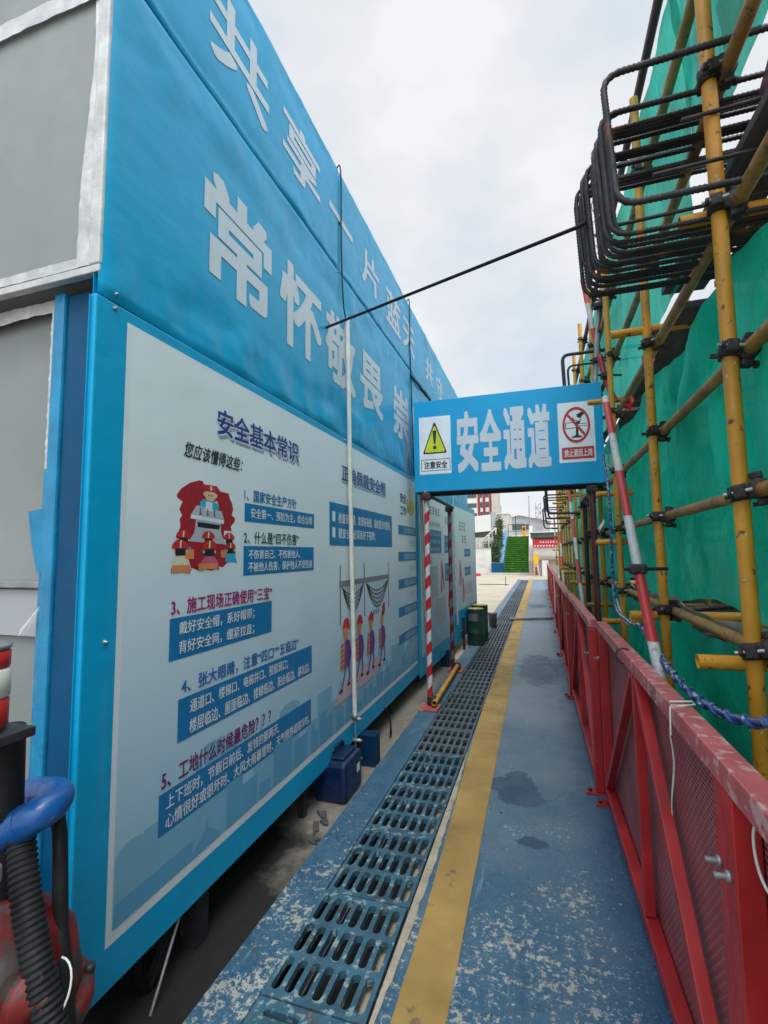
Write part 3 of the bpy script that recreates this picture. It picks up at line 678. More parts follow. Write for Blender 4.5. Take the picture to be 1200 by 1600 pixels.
block(1.945, 2.685, 1.455, 1.595, [('不伤害自己、不伤害他人、', (1.985, 2.51, 1.532, 1.578)), ('不被他人伤害、保护他人不受伤害', (1.985, 2.66, 1.470, 1.518))])
block(1.48, 2.20, 1.157, 1.315, [('戴好安全帽，系好帽带；', (1.53, 2.04, 1.245, 1.298)), ('背好安全网，绷紧拉直；', (1.53, 2.04, 1.172, 1.225))])
block(1.535, 2.66, .845, 1.005, [('通道口、楼梯口、电梯井口、预留洞口；', (1.60, 2.37, .932, .987)), ('楼层临边、屋面临边、楼梯临边、阳台临边、基坑边。', (1.60, 2.63, .858, .913))])
block(1.45, 2.65, .55, .695, [('上下班时，节假日前后、发钱的那两天,', (1.485, 2.28, .628, .68)), ('心情很好或很坏时、大风大雨暴雪时、天气很热或很冷时。', (1.485, 2.63, .562, .614))])
o = block(2.92, 4.35, 1.61, 1.905, [('检查安全帽，发现有破损、裂纹要及时更新。', (3.07, 4.30, 1.765, 1.845)), ('戴安全帽必须系好下颚带；', (3.07, 3.86, 1.655, 1.735))], .012)
b = MB(); qd(b, wall, 2.965, 3.015, 1.775, 1.845, 'ink_white', .0072); qd(b, wall, 2.965, 3.015, 1.665, 1.735, 'ink_white', .0072); b.build('bullet_mark', o)
random.seed(3)
for k, v in enumerate((1.79, 1.52, 1.245, .97, .705)):
    o = block(4.57-.008*k, 5.27, v-.047, v+.047, []); t = MB(); cap_strokes(t, wall, 4.77, 5.24, v-.03, v+.03, 9, 'ink_pale', .0072); t.build('lettering', o)
    b = MB(); cap_strokes(b, wall, 4.98, 5.26, v-.16, v-.10, 5, 'ink_faint', .0062); b.build('caption', lb)

# cartoon 1: speaker at a lectern, hard-hatted listeners (generic drawing)
b = MB()
cx_ = lambda x, y: (1.475+(x-110)/740*.405, 1.868-(y-270)/1200*.388)
def cp_(pts, m, o): pl(b, wall, [cx_(x, y) for x, y in pts], m, o)
def ce_(x, y, rx_, ry_, m, o, a0=0, a1=360): pl(b, wall, ell(cx_, x, y, rx_, ry_, 18, a0, a1), m, o)
cp_([(155, 520), (200, 430), (290, 340), (390, 285), (430, 290), (445, 330), (500, 320), (600, 320), (640, 380), (750, 385), (765, 450), (800, 520), (815, 610), (795, 690), (840, 720), (840, 770), (785, 850), (800, 910), (700, 910), (690, 1100), (840, 1130), (830, 1260), (760, 1340), (690, 1410), (640, 1400), (600, 1430), (540, 1450), (480, 1425), (400, 1440), (330, 1400), (310, 1465), (220, 1440), (120, 1450), (120, 1400), (160, 1250), (170, 1000), (200, 900), (190, 810), (215, 760), (185, 690), (215, 590), (160, 550)], 'ink_back', .0040)
for xx in (290, 360, 640, 690, 740): cp_([(xx, 400), (xx+10, 400), (xx+16, 860), (xx+2, 860)], 'ink_dkred', .0044)
cp_([(400, 640), (405, 560), (440, 520), (600, 520), (625, 570), (620, 640)], 'ink_cyan', .0046)
ce_(520, 455, 68, 80, 'ink_skin', .0050); ce_(448, 450, 12, 24, 'ink_skin', .0048); ce_(592, 450, 12, 24, 'ink_skin', .0048)
ce_(520, 395, 82, -75, 'ink_red', .0054, 0, 180); cp_([(432, 395), (608, 395), (600, 410), (440, 410)], 'ink_dkred', .0056)
cp_([(512, 335), (535, 335), (540, 392), (516, 392)], 'ink_cream', .0058); ce_(595, 540, 16, 20, 'ink_skin', .0050)
ce_(500, 462, 8, 14, 'ink_black', .0054); ce_(536, 462, 8, 14, 'ink_black', .0054); cp_([(500, 508), (520, 516), (540, 508), (520, 512)], 'ink_black', .0054)
cp_([(365, 612), (660, 650), (695, 760), (305, 735)], 'ink_grey', .0050); cp_([(305, 735), (695, 765), (690, 820), (300, 785)], 'ink_outline', .0052)
cp_([(360, 795), (655, 820), (655, 930), (690, 1040), (720, 1100), (290, 1070), (345, 960)], 'ink_grey', .0048); cp_([(375, 820), (645, 840), (632, 902), (382, 888)], 'ink_black', .0052)
cp_([(465, 545), (545, 550), (545, 670), (465, 665)], 'ink_outline', .0054)
for xx in (405, 490, 572): cp_([(xx-5, 640), (xx+5, 640), (xx+6, 715), (xx-6, 715)], 'ink_black', .0058); ce_(xx, 722, 14, 8, 'ink_black', .0058)
def head(x, y, s, coat):
    cp_([(x-98*s, y+290*s), (x-92*s, y+190*s), (x-50*s, y+130*s), (x+50*s, y+130*s), (x+95*s, y+190*s), (x+125*s, y+315*s), (x+60*s, y+285*s)], coat, .0054)
    cp_([(x-60*s, y+30*s), (x+60*s, y+30*s), (x+55*s, y+120*s), (x-55*s, y+120*s)], 'ink_black', .0056)
    ce_(x-66*s, y+70*s, 10*s, 20*s, 'ink_skin', .0056); ce_(x+66*s, y+70*s, 10*s, 20*s, 'ink_skin', .0056)
    ce_(x, y+36*s, 96*s, -122*s, 'ink_dkred', .0057, 0, 180); ce_(x, y+33*s, 88*s, -113*s, 'ink_red', .0058, 0, 180); cp_([(x-8*s, y-70*s), (x+12*s, y-72*s), (x+6*s, y+25*s), (x-12*s, y+25*s)], 'ink_cream', .0060)
for a in ((232, 1000, .8, 'ink_cyan'), (505, 1000, .8, 'ink_green'), (765, 1000, .75, 'ink_violet')): head(*a)
cp_([(245, 1180), (345, 1170), (345, 1290), (255, 1290)], 'ink_orange', .0057); cp_([(660, 1180), (730, 1170), (730, 1280), (660, 1280)], 'ink_orange', .0057)
for a in ((205, 1130, .92, 'ink_cream'), (520, 1130, 1.0, 'ink_pink'), (790, 1130, .72, 'ink_block') if False else (785, 1130, .72, 'ink_cyan')): head(*a)
cp_([(130, 1360), (300, 1360), (310, 1465), (220, 1440), (120, 1450)], 'ink_orange', .0062); cp_([(390, 1350), (630, 1345), (600, 1430), (480, 1425), (400, 1440)], 'ink_orange', .0062)
o = b.build('cartoon', lb); o['label'] = 'printed cartoon of a speaker at a lectern before red helmets'
# cartoon 2: safety net and four workers (generic drawing)
b = MB()
for u in (3.10, 3.58, 4.215): line(b, wall, [(u, 1.475), (u, 1.06)], .022, 'ink_grey2', .0060)
pl(b, wall, [(3.08, 1.318), (4.24, 1.325), (4.24, 1.362), (3.08, 1.362)], 'ink_grey2', .0062)
for u0, u1, dp in ((3.13, 3.56, .2), (3.62, 4.2, .22)):
    for k in range(5):
        q = .35+k*.16; line(b, wall, [(u0+(u1-u0)*t/10, 1.32-dp*q*4*(t/10)*(1-t/10)) for t in range(11)], .008, 'ink_black', .0058)
    for k in range(1, 9):
        t = k/9; line(b, wall, [(u0+(u1-u0)*t, 1.315), (u0+(u1-u0)*(t*.7+.15), 1.315-dp*.98*4*(t*.7+.15)*(.85-t*.7))], .006, 'ink_black', .0058)
pl(b, wall, [(4.02, 1.10), (4.09, 1.13), (4.11, 1.05), (4.05, 1.01)], 'ink_red', .0060); cap_strokes(b, wall, 3.72, 3.95, 1.045, 1.085, 4, 'ink_black', .0060)
pl(b, wall, [(2.98, .54), (3.6, .55), (4.0, .58), (4.1, .66), (3.7, .70), (3.1, .66)], 'ink_rose', .0054)
for i, u in enumerate((3.20, 3.47, 3.73, 4.02)):
    k = 1.0-.02*i; z0 = .60; hb = lambda du, dz: (u+du*k, z0+dz*k)
    for l_ in ([hb(0, .17), hb(-.05, .08), hb(-.09, .02)], [hb(.04, .17), hb(.06, .09), hb(.03, .04)]): line(b, wall, l_, .022, 'ink_violet', .0058)
    pl(b, wall, ell(lambda x_, y_: (x_, y_), hb(-.10, .012)[0], hb(-.1, .012)[1], .035, .014), 'ink_black', .0060); pl(b, wall, ell(lambda x_, y_: (x_, y_), hb(.04, .03)[0], hb(.1, .03)[1], .03, .013), 'ink_black', .0060)
    pl(b, wall, [hb(-.05, .15), hb(.06, .16), hb(.09, .24), hb(.06, .33), hb(.0, .35), hb(-.04, .33)], 'ink_violet', .0062)
    pl(b, wall, [hb(-.11, .15), hb(-.04, .16), hb(-.03, .33), hb(-.09, .33)], 'ink_orange', .0064)
    for q in range(5): line(b, wall, [hb(-.105, .17+q*.035), hb(-.035, .18+q*.035)], .007, 'ink_dkred', .0066)
    pl(b, wall, [hb(-.05, .37), hb(-.02, .34), hb(.02, .35), hb(.035, .45), hb(-.01, .47), hb(-.055, .43)], 'ink_orange', .0064)
    if i < 3: pl(b, wall, [hb(-.075, .435), hb(.065, .42), hb(.05, .475), hb(.01, .50), hb(-.035, .49)], 'ink_red', .0068)
    else: pl(b, wall, [hb(-.03, .455), hb(.035, .44), hb(.02, .48), hb(-.01, .485)], 'ink_black', .0068)
o = b.build('cartoon', lb); o['label'] = 'printed cartoon of four workers walking under a safety net'
b = MB(); pl(b, wall, [(4.95, 2.01), (5.0, 1.985), (5.10, 1.96), (5.2, 2.0), (5.22, 2.08), (5.14, 2.14), (5.0, 2.13), (4.96, 2.08)], 'ink_yellow', .0062); line(b, wall, [(5.03, 2.13), (5.05, 2.25)], .012, 'ink_grey2', .0064); line(b, wall, [(4.93, 2.13), (4.95, 1.98)], .02, 'ink_black', .0064)
o = b.build('cartoon', lb); o['label'] = 'printed yellow safety helmet on a strap'
screws(lb, [(1.19, 2.385), (1.20, 1.28), (3.2, 2.388), (5.1, 2.388)])

# far board beyond the gate, turned slightly toward the walkway
def wall2(u, v, o): return Vector((XW+.008+(u-5.36)*.028+o*.4, u, v))
fb = thing('far_notice_board', 'dim far notice board behind the striped posts with faded panels', 'notice board', (XW, 5.36, .15))
b = MB()
for y0, y1 in ((5.36, 7.34), (7.35, 9.62)):
    P = [wall2(y, z, o_) for o_ in (-.03, 0) for y, z in ((y0, .15), (y1, .15), (y1, 2.40), (y0, 2.40))]
    b.add(P, [[0, 1, 2, 3], [7, 6, 5, 4], [0, 4, 5, 1], [1, 5, 6, 2], [2, 6, 7, 3], [3, 7, 4, 0]], 'blue_board')
b.build('board', fb, True)
b = MB(); qd(b, wall2, 5.42, 7.32, .36, 2.28, 'poster', .003); qd(b, wall2, 7.37, 9.55, .62, 2.30, 'poster', .003); b.build('poster', fb)
random.seed(21)
def fblock(u0, u1, v0, v1, n, m='block'):
    b = MB(); qd(b, wall2, u0, u1, v0, v1, m, .0056); o = b.build('text_block', fb); t = MB()
    for k in range(n):
        q = v1-(v1-v0)*(k+.5)/n; cap_strokes(t, wall2, u0+.05, u1-.06, q-.025, q+.025, 9, 'ink_pale', .0072)
    t.build('lettering', o)
for a in ((5.75, 6.55, 1.55, 1.85, 3), (6.75, 7.25, 1.55, 1.80, 2), (6.75, 7.25, 1.15, 1.4, 2), (8.35, 8.95, 1.48, 1.62, 1), (8.35, 8.95, 1.15, 1.30, 1)): fblock(*a)
for a in ((5.6, 6.3, .98, 1.38, 3), (6.15, 6.75, .62, .95, 3), (8.4, 9.1, .82, 1.02, 1), (8.5, 9.2, .66, .76, 1)): fblock(*a, 'ink_faint')
b = MB()
for u0, u1, v, h, n in ((5.75, 6.5, 2.10, .11, 5), (6.8, 7.25, 2.02, .1, 4), (5.9, 6.5, 1.93, .05, 6), (5.6, 6.0, 1.44, .05, 5), (7.9, 8.5, 2.0, .16, 3), (8.1, 8.6, 1.78, .14, 2)): cap_strokes(b, wall2, u0, u1, v-h/2, v+h/2, n, 'ink_grey2', .0062)
b.build('heading', fb)
b = MB()
for u, v in ((6.55, 1.2), (5.75, .72), (7.0, .95), (7.9, 1.2), (8.15, .9)):
    pl(b, wall2, [(u-.10, v-.16), (u-.02, v-.2), (u+.03, v), (u+.12, v-.18), (u+.16, v-.14), (u+.09, v+.1), (u+.04, v+.24), (u-.03, v+.22), (u-.04, v+.05)], 'ink_pink', .0062)
b.build('cartoon', fb)

# things hung on the boards
def rope(name, label, pts, r, m='black_rubber', cat='rope', n=8, parts=None):
    b = MB(); b.tube(pts, r, m, n); return tag(b.build(name), label, cat)
rope('strap_cable', 'black vertical cable strapped over the banners above the white pole', spline([(XW-.02, 3.10, 4.455), (XW+.012, 3.115, 4.44), (XW+.008, 3.13, 3.9), (XW+.008, 3.16, 3.46), (XW+.02, 3.18, 3.30)]), .0052, cat='cable')
rope('strap_cable', 'black vertical cable over the banners nearest the blue gate sign', spline([(XW-.02, 5.12, 4.455), (XW+.012, 5.13, 4.44), (XW+.008, 5.14, 3.9), (XW+.008, 5.16, 3.6), (XW+.008, 5.20, 2.9), (XW+.008, 5.22, 2.42)]), .0062, cat='cable')
rope('strap_cable', 'short black cable slanting between banners toward the gate sign', [(XW+.009, 5.15, 3.585), (XW+.009, 5.9, 3.60), (XW+.01, 6.5, 3.61)], .011, cat='cable')
rope('guy_rope', 'taut black rope from the blue banner up to the rebar', [(XW-.005, 2.88, 3.10), (.205, 2.10, 2.935), (.24, 2.08, 2.935)], .0085)
hp = thing('hook_pole', 'white pole hanging down the notice board with a chain hook', 'pole', (-1.285, 3.2, .41))
b = MB(); b.tube([(-1.300, 3.19, 3.31), (-1.294, 3.22, 1.8), (-1.290, 3.262, .42)], .0165, 'white_plastic', 12); b.build('tube', hp)
b = MB(); b.lathe((-1.288, 3.262, .40), [(.012, -.02), (.024, -.008), (.024, .016), (.017, .022)], 'galv', 12)
b.tube([(-1.288, 3.262, .40), (-1.286, 3.262, .22), (-1.28, 3.25, .12)], .005, 'galv'); 
for z in (.385, .24, .12):
    b.lathe((-1.275, 3.262, z), [(.003, -.04), (.014, -.03), (.014, .02), (.006, .04)], 'galv', 8, 'X')
b.build('clamp', hp)
b = MB(); b.tube(spline([(-1.27, 3.22, .12), (-1.26, 3.17, .05), (-1.255, 3.15, -.02)]), .004, 'dark_steel', 6)
b.tube(spline([(-1.25, 3.15, .03), (-1.248, 3.148, .0), (-1.246, 3.146, -.0)]), .004, 'galv', 6)
b.tube([(-1.232, 3.10, .10), (-1.225, 3.09, .06)], .006, 'galv', 6)
b.v = []; b.f = []; b.m = []; b.sm = []
b.tube(spline([(-1.275, 3.245, .13), (-1.245, 3.16, .115), (-1.225, 3.10, .105), (-1.222, 3.09, .06), (-1.222, 3.09, .022), (-1.222, 3.085, .008), (-1.222, 3.072, .004), (-1.222, 3.062, .012), (-1.222, 3.062, .024)]), .0045, 'galv', 8)
b.build('hook', hp)
gp = MB(); gp.tube([(-1.20, 5.02, 2.19), (-1.165, 5.05, .18)], .017, 'pole_grey', 12)
tag(gp.build('leaning_tube'), 'thin grey tube leaning beside the striped front post', 'tube')

# ---------------------------------------------------------------- under the cabins
jc = thing('jerrycan', 'dark blue plastic jerrycan standing under the near notice board', 'jerrycan', (-1.36, 3.05, -.022))
b = MB(); b.box((-1.325, 3.045, .105), (.235, .30, .25), 'jerry_blue', bev=.03); b.box((-1.33, 3.045, .240), (.18, .22, .02), 'jerry_blue', bev=.009)
b.build('body', jc); b = MB(); b.tube(arc([(-1.325, 2.95, .24), (-1.325, 2.96, .285), (-1.325, 3.12, .285), (-1.325, 3.13, .24)], .02), .011, 'jerry_blue', 8); b.build('handle', jc)
b = MB(); b.box((-1.2065, 3.11, .13), (.002, .045, .05), 'ink_white'); b.build('sticker', jc)
rope('loose_cable', 'black cable hanging from the cabin floor beside the blue column', spline([(-1.30, 3.98, .24), (-1.27, 4.02, .15), (-1.255, 4.0, .06), (-1.27, 4.05, .0), (-1.32, 4.2, -.014)]), .009, cat='cable')
random.seed(5)
for k, (x, y, l) in enumerate(((-1.30, 2.62, .10), (-1.26, 2.70, .06), (-1.31, 2.78, .07), (-1.24, 2.5, .05))):
    b = MB(); a = random.uniform(0, 3)
    for q in range(3):
        a2 = a+random.uniform(-.4, .4); p = Vector((x+random.uniform(-.02, .02), y+random.uniform(-.02, .02), -.014)); d = Vector((math.cos(a2), math.sin(a2), 0))*l/2
        b.bar(p-d, p+d, .012+.02*(q == 0), .006+.003*q, 'timber')
    tag(b.build('debris_scrap'), 'dark scrap of debris on the damp floor under the board', 'debris', 'scraps under the cabin')
for k, (x, y, top, lab) in enumerate(((-1.42, 1.62, .20, 'thick grey hose looping below the board corner'), )):
    rope('looped_hose', lab, spline([(-1.44, 1.46, .25), (-1.43, 1.48, .06), (-1.42, 1.52, -.01), (-1.40, 1.57, .08), (-1.40, 1.60, .25)]), .022, cat='hose', n=12)
rope('thin_rod', 'thin pale rod leaning against the cabin underside', [(-1.36, 1.62, .20), (-1.33, 1.44, -.02)], .006, 'galv', 'rod')
rope('drain_pipe', 'grey downpipe standing under the cabin edge', [(-1.46, 1.78, -.02), (-1.46, 1.80, .25)], .03, 'bucket_grey', 'pipe', 14)

# ---------------------------------------------------------------- near left equipment
b = MB(); bp_ = thing('blue_pipe', 'bright blue plastic water pipe with elbow at the cabin corner', 'pipe', (-1.0, .8, 1.0))
b.tube([(-1.40, .72, .80), (-1.085, .795, .978)], .032, 'pipe_blue', 20); b.tube([(-1.55, .965, .905), (-1.18, .885, .985)], .027, 'pipe_blue', 20); b.build('tube', bp_)
b = MB(); b.tube(spline([(-1.10, .79, .968), (-1.065, .80, .99), (-1.052, .822, 1.0), (-1.066, .85, 1.003), (-1.10, .872, 1.0), (-1.19, .888, .983)], 6), .035, 'pipe_blue', 20); b.build('elbow', bp_)
def ribbed(pts, r, m, pitch=.0075, amp=.06):
    P = spline(pts, 60); L_ = 0; rad = []; out = []
    for i, p in enumerate(P):
        if i: L_ += (p-P[i-1]).length
        rad.append(r*(1+amp*math.sin(2*math.pi*L_/pitch)))
    return P, rad
P, rad = ribbed([(-1.105, .80, .96), (-1.04, .77, .86), (-.965, .75, .74), (-.905, .745, .62), (-.84, .74, .42)], .027, 'black_rubber', .012, .07)
b = MB(); b.tube(P, .04, 'black_rubber', 18, radii=rad); tag(b.build('corrugated_hose'), 'thick black corrugated hose hanging below the blue pipe', 'hose')
rope('black_hose', 'smooth black hose curving down behind the corrugated hose', spline([(-1.14, .90, .97), (-1.09, .88, .92), (-1.055, .86, .82), (-1.02, .84, .70), (-.985, .83, .58), (-.90, .82, .36)]), .0155, cat='hose', n=12)
rope('black_hose', 'second black hose lower down beside the red pump', spline([(-1.03, .84, .74), (-.985, .82, .66), (-.945, .80, .56), (-.90, .78, .40)]), .019, cat='hose', n=12)
b = MB(); b.bx(-2.4, -1.2, .55, 1.08, -.02, .30, 'dark_steel', .01); b.bx(-2.3, -1.55, .62, 1.05, .302, .62, 'dark_steel', .03); tag(b.build('added_light_block'), 'added dark block that keeps light out from under the cabin', 'light block')  # added to stop light reaching the floor under the cabin
pm = thing('red_pump', 'red painted pump casting in the bottom left corner', 'pump', (-1.1, .75, .3))
b = MB(); b.lathe((-1.115, .80, .62), [(.01, -.20), (.09, -.19), (.125, -.12), (.135, 0), (.12, .10), (.075, .16), (.05, .175), (.05, .2), (.01, .202)], 'pump_red', 26); b.build('casing', pm)
b = MB(); b.lathe((-1.0, .745, .70), [(.03, -.06), (.034, .0), (.05, .012), (.05, .034), (.028, .042), (.02, .075), (.005, .08)], 'pump_red', 18, 'X'); b.build('outlet', pm)
b = MB(); b.lathe((-1.10, .80, .585), [(.13, -.02), (.15, -.015), (.15, .012), (.13, .018)], 'pump_red', 26)
for k in range(6): b.lathe((-1.10+.14*math.cos(k), .80+.14*math.sin(k), .6), [(.012, -.005), (.012, .012), (.003, .014)], 'dark_steel', 6)
b.build('flange', pm)
b = MB()
for (c_, d_, r_) in (((-1.085, .795, .978), (.315, .075, .178), .0345), ((-1.19, .888, .983), (.37, -.08, .08), .0295)):
    d_ = Vector(d_).normalized(); c_ = Vector(c_); b.tube([c_-d_*.012, c_+d_*.004], r_+.003, 'pipe_blue', 22); pass
b.build('collar', bp_)
rope('wire_tie', 'thin white wire tie looped around the black hoses', [Vector((-.945+.040*math.cos(a), .765+.02*math.sin(a), .70+.045*math.sin(a))) for a in [i*.28 for i in range(-5, 7)]], .0022, 'white_plastic', 'wire')
ct = thing('red_white_cylinder', 'red and white cylinder cut off by the left picture edge', 'cylinder', (-1.10, .72, 1.2))
for z0, z1, m, r_ in ((1.205, 1.265, 'ink_red', .042), (1.265, 1.325, 'white_plastic', .043), (1.325, 1.362, 'ink_red', .041), (1.362, 1.375, 'galv', .042)):
    b = MB(); b.lathe((-1.088, .70, 0), [(r_*.9, z0), (r_, z0+.004), (r_, z1-.004), (r_*.9, z1)], m, 24); b.build('band', ct)
bk = thing('black_bracket', 'black steel bracket and upright under the red and white cylinder', 'bracket', (-1.1, .72, .9))
b = MB(); b.bx(-1.25, -1.018, .67, .76, 1.180, 1.20, 'dark_steel', .003); b.bx(-1.24, -1.018, .668, .674, 1.13, 1.181, 'dark_steel', .002); b.build('plate', bk)
b = MB(); b.tube([(-1.14, .80, .80), (-1.125, .78, 1.18)], .03, 'black_rubber', 16); b.build('upright', bk)
b = MB(); b.bx(-1.10, -1.005, .66, .70, .93, .965, 'galv', .006); b.bx(-1.12, -1.0, .655, .69, .875, .90, 'dark_steel', .004); b.bx(-1.06, -1.02, .66, .70, .83, .875, 'dark_steel', .006); b.build('clamp', bk)

# ---------------------------------------------------------------- gate over the walkway
YS = 4.85
gt = thing('safety_gate', 'blue safety passage gate sign spanning the walkway on striped posts', 'gate sign', (-.3, YS, 0))
sgn = lambda u, v, o: Vector((u, YS-o-.008*(v-2.2), v))
b = MB(); b.bx(-1.222, .622, YS, YS+.05, 2.19, 3.16, 'sign_blue', .004); b.build('front_panel', gt)
b = MB(); b.bx(-1.222, -1.19, YS+.052, 5.2, 2.2, 3.15, 'sign_blue'); b.bx(.59, .622, YS+.052, 5.2, 2.2, 3.15, 'sign_blue'); b.build('side_panel', gt)
b = MB(); b.bx(-1.215, .615, YS+.052, 5.2, 3.152, 3.17, 'galv'); b.build('roof_sheet', gt)
b = MB(); b.bx(-1.185, .585, YS+.06, 5.18, 2.215, 2.23, 'dark_steel')
for y in (YS+.09, 5.17): b.tube([(-1.21, y, 2.195), (.63, y, 2.195)], .020, 'dark_steel', 10)
for x in (-1.10, .52): b.tube([(x, YS+.08, 2.165), (x, 6.46, 2.165)], .022, 'dark_steel', 10)
b.build('underside_frame', gt)
sgs = lambda u, v, o: Vector((u, YS-o*.5, v))
b = MB()
for ch, u0, u1 in zip('安全通道', (-.765, -.532, -.295, -.064), (-.545, -.318, -.082, .150)): text(b, ch, sgs, (u0, u1, 2.365, 3.005), 'letter', .004, .034)
b.build('lettering', gt)
st = MB(); qd(st, sgs, -1.163, -.828, 2.372, 2.984, 'ink_white', .002); st = st.build('warning_sticker', gt)
b = MB(); cxs = -.998
tri = lambda s, o, m: pl(b, sgs, [(cxs-.116*s, 2.588+.035*(1-s)*3), (cxs+.116*s, 2.588+.035*(1-s)*3), (cxs+.124*s, 2.604+.035*(1-s)*3), (cxs+.008, 2.605+.312*s+.03*(1-s)), (cxs-.008, 2.605+.312*s+.03*(1-s)), (cxs-.124*s, 2.604+.035*(1-s)*3)], m, o)
tri(1, .0035, 'ink_black'); tri(.86, .0045, 'ink_lime')
pl(b, sgs, [(cxs-.021, 2.835), (cxs+.021, 2.835), (cxs+.009, 2.69), (cxs-.009, 2.69)], 'ink_black', .0055); pl(b, sgs, ell(lambda x_, y_: (x_, y_), cxs, 2.652, .017, .022), 'ink_black', .0055)
for (u0, u1, v0, v1) in ((-1.147, -.838, 2.524, 2.530), (-1.147, -.838, 2.406, 2.412), (-1.147, -1.142, 2.412, 2.524), (-.843, -.838, 2.412, 2.524)): qd(b, sgs, u0, u1, v0, v1, 'ink_black', .0035)
text(b, '注意安全', sgs, (-1.115, -.87, 2.43, 2.508), 'ink_black', .0035, .02); b.build('emblem', st)
st = MB(); qd(st, sgs, .222, .548, 2.40, 2.987, 'ink_white', .002); st = st.build('prohibition_sticker', gt)
b = MB(); cx0, cz0 = .386, 2.762
ring = lambda r0, r1, o, m: [pl(b, sgs, [(cx0+r_*.124*math.cos(a), cz0+r_*.177*math.sin(a)) for r_, a in ((r0, a0), (r1, a0), (r1, a1), (r0, a1))], m, o) for a0, a1 in [(2*math.pi*k/40, 2*math.pi*(k+1)/40) for k in range(40)]]
pl(b, sgs, [(cx0+.005, cz0+.10), (cx0+.05, cz0+.125), (cx0+.085, cz0+.11), (cx0+.055, cz0+.085), (cx0+.04, cz0+.06), (cx0+.01, cz0+.075)], 'ink_black', .0035)
line(b, sgs, [(cx0-.03, cz0+.075), (cx0-.02, cz0+.05), (cx0+.03, cz0+.03), (cx0+.045, cz0+.055)], .008, 'ink_black', .0035)
pl(b, sgs, [(cx0-.01, cz0+.03), (cx0+.04, cz0+.03), (cx0+.02, cz0-.0), (cx0+.016, cz0-.10), (cx0+.05, cz0-.115), (cx0+.05, cz0-.125), (cx0-.045, cz0-.125), (cx0-.045, cz0-.115), (cx0-.008, cz0-.1), (cx0-.002, cz0+.0)], 'ink_black', .0035)
for l_ in ([(cx0-.095, cz0-.03), (cx0-.02, cz0-.03), (cx0+.01, cz0-.015), (cx0+.10, cz0-.012)], [(cx0-.095, cz0+.025), (cx0-.02, cz0+.025), (cx0+.01, cz0+.01), (cx0+.10, cz0+.008)], [(cx0-.095, cz0-.03), (cx0-.095, cz0+.025)]): line(b, sgs, l_, .006, 'ink_black', .0037)
ring(.84, 1.0, .0045, 'ink_red'); line(b, sgs, [(cx0-.083, cz0+.115), (cx0+.083, cz0-.115)], .022, 'ink_red', .0050)
qd(b, sgs, .248, .534, 2.430, 2.547, 'ink_red', .0035); text(b, '禁止酒后上岗', sgs, (.268, .516, 2.452, 2.526), 'ink_white', .0045, .016); b.build('emblem', st)
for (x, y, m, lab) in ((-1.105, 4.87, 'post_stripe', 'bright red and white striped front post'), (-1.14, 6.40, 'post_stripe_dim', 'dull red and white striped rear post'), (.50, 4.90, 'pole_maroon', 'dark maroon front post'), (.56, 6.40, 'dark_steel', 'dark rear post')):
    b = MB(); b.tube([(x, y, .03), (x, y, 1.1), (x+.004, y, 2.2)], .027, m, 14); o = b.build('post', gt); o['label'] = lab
    b = MB(); b.box((x, y, 2.14), (.10, .08, .07), 'coupler', bev=.012); b.box((x+.03, y-.04, 2.12), (.05, .05, .04), 'coupler', bev=.01); b.build('coupler', gt)
for y in (4.82, 6.40): b = MB(); b.box((-1.10, y, .012), (.19, .20, .024), 'fence_rail', bev=.004); b.build('base_plate', gt)
b = MB(); b.tube([(-1.045, 4.77, .07), (-1.075, 6.5, .08)], .027, 'pole_yellow', 14, hollow=True); b.build('base_tube', gt)
b = MB()
for y in (4.86, 6.40): b.box((-1.085, y, .07), (.09, .07, .09), 'coupler', bev=.015)
b.build('coupler', gt)

# ---------------------------------------------------------------- drums, pipe on the floor
def drum(x, y, r, h, lab, body, lid):
    t = thing('paint_drum', lab, 'drum', (x, y, 0))
    b = MB(); b.lathe((x, y, 0), [(r*.97, .0), (r, .008), (r, h*.33), (r*1.03, h*.345), (r, h*.36), (r, h*.64), (r*1.03, h*.655), (r, h*.67), (r, h-.01), (r*1.02, h), (r*.97, h+.004)], body, 28); b.build('body', t)
    b = MB(); b.lathe((x, y, 0), [(r*.93, h-.012), (r*.95, h+.005), (r*.3, h+.008), (.005, h+.008)], lid, 24); b.build('lid', t)
    b = MB(); a0 = -2.3
    b.grid(lambda u_, v_: Vector((x+math.cos(a0+u_*1.1)*r*1.012, y+math.sin(a0+u_*1.1)*r*1.012, h*(.68+.2*v_))), 8, 2, 'bucket_grey'); b.build('sticker', t)
    return t
drum(-1.075, 8.32, .145, .60, 'dark green steel drum with stained yellow lid, nearer of two', 'oil_green', 'drum_lid')
drum(-1.05, 8.72, .145, .62, 'dark green steel drum standing behind the nearer one', 'oil_green', 'drum_lid')
bk = thing('small_bucket', 'small dark grey bucket beside the green drums', 'bucket', (-.97, 10.3, 0))
b = MB(); b.lathe((-.975, 10.3, 0), [(.075, 0), (.095, .28), (.1, .29), (.092, .29), (.085, .27), (.01, .26)], 'bucket_grey', 22); b.build('body', bk)
b = MB(); b.tube(arc([(-1.07, 10.3, .28), (-1.06, 10.24, .31), (-.975, 10.2, .3), (-.89, 10.24, .31), (-.88, 10.3, .28)], .05), .004, 'galv', 6); b.build('handle', bk)
b = MB(); b.tube([(-.70, 11.35, .035), (.25, 11.75, .035)], .03, 'galv', 12, hollow=True); tag(b.build('steel_pipe'), 'single steel pipe lying across the walkway', 'pipe')
b = MB(); b.tube([(-1.22, 7.95, -.022), (-1.22, 7.95, .5)], .022, 'dark_steel'); b.bar((-1.22, 7.6, .3), (-1.22, 8.3, .3), .02, .02, 'dark_steel'); tag(b.build('iron_stake'), 'black iron stake beside the near green drum', 'stake')
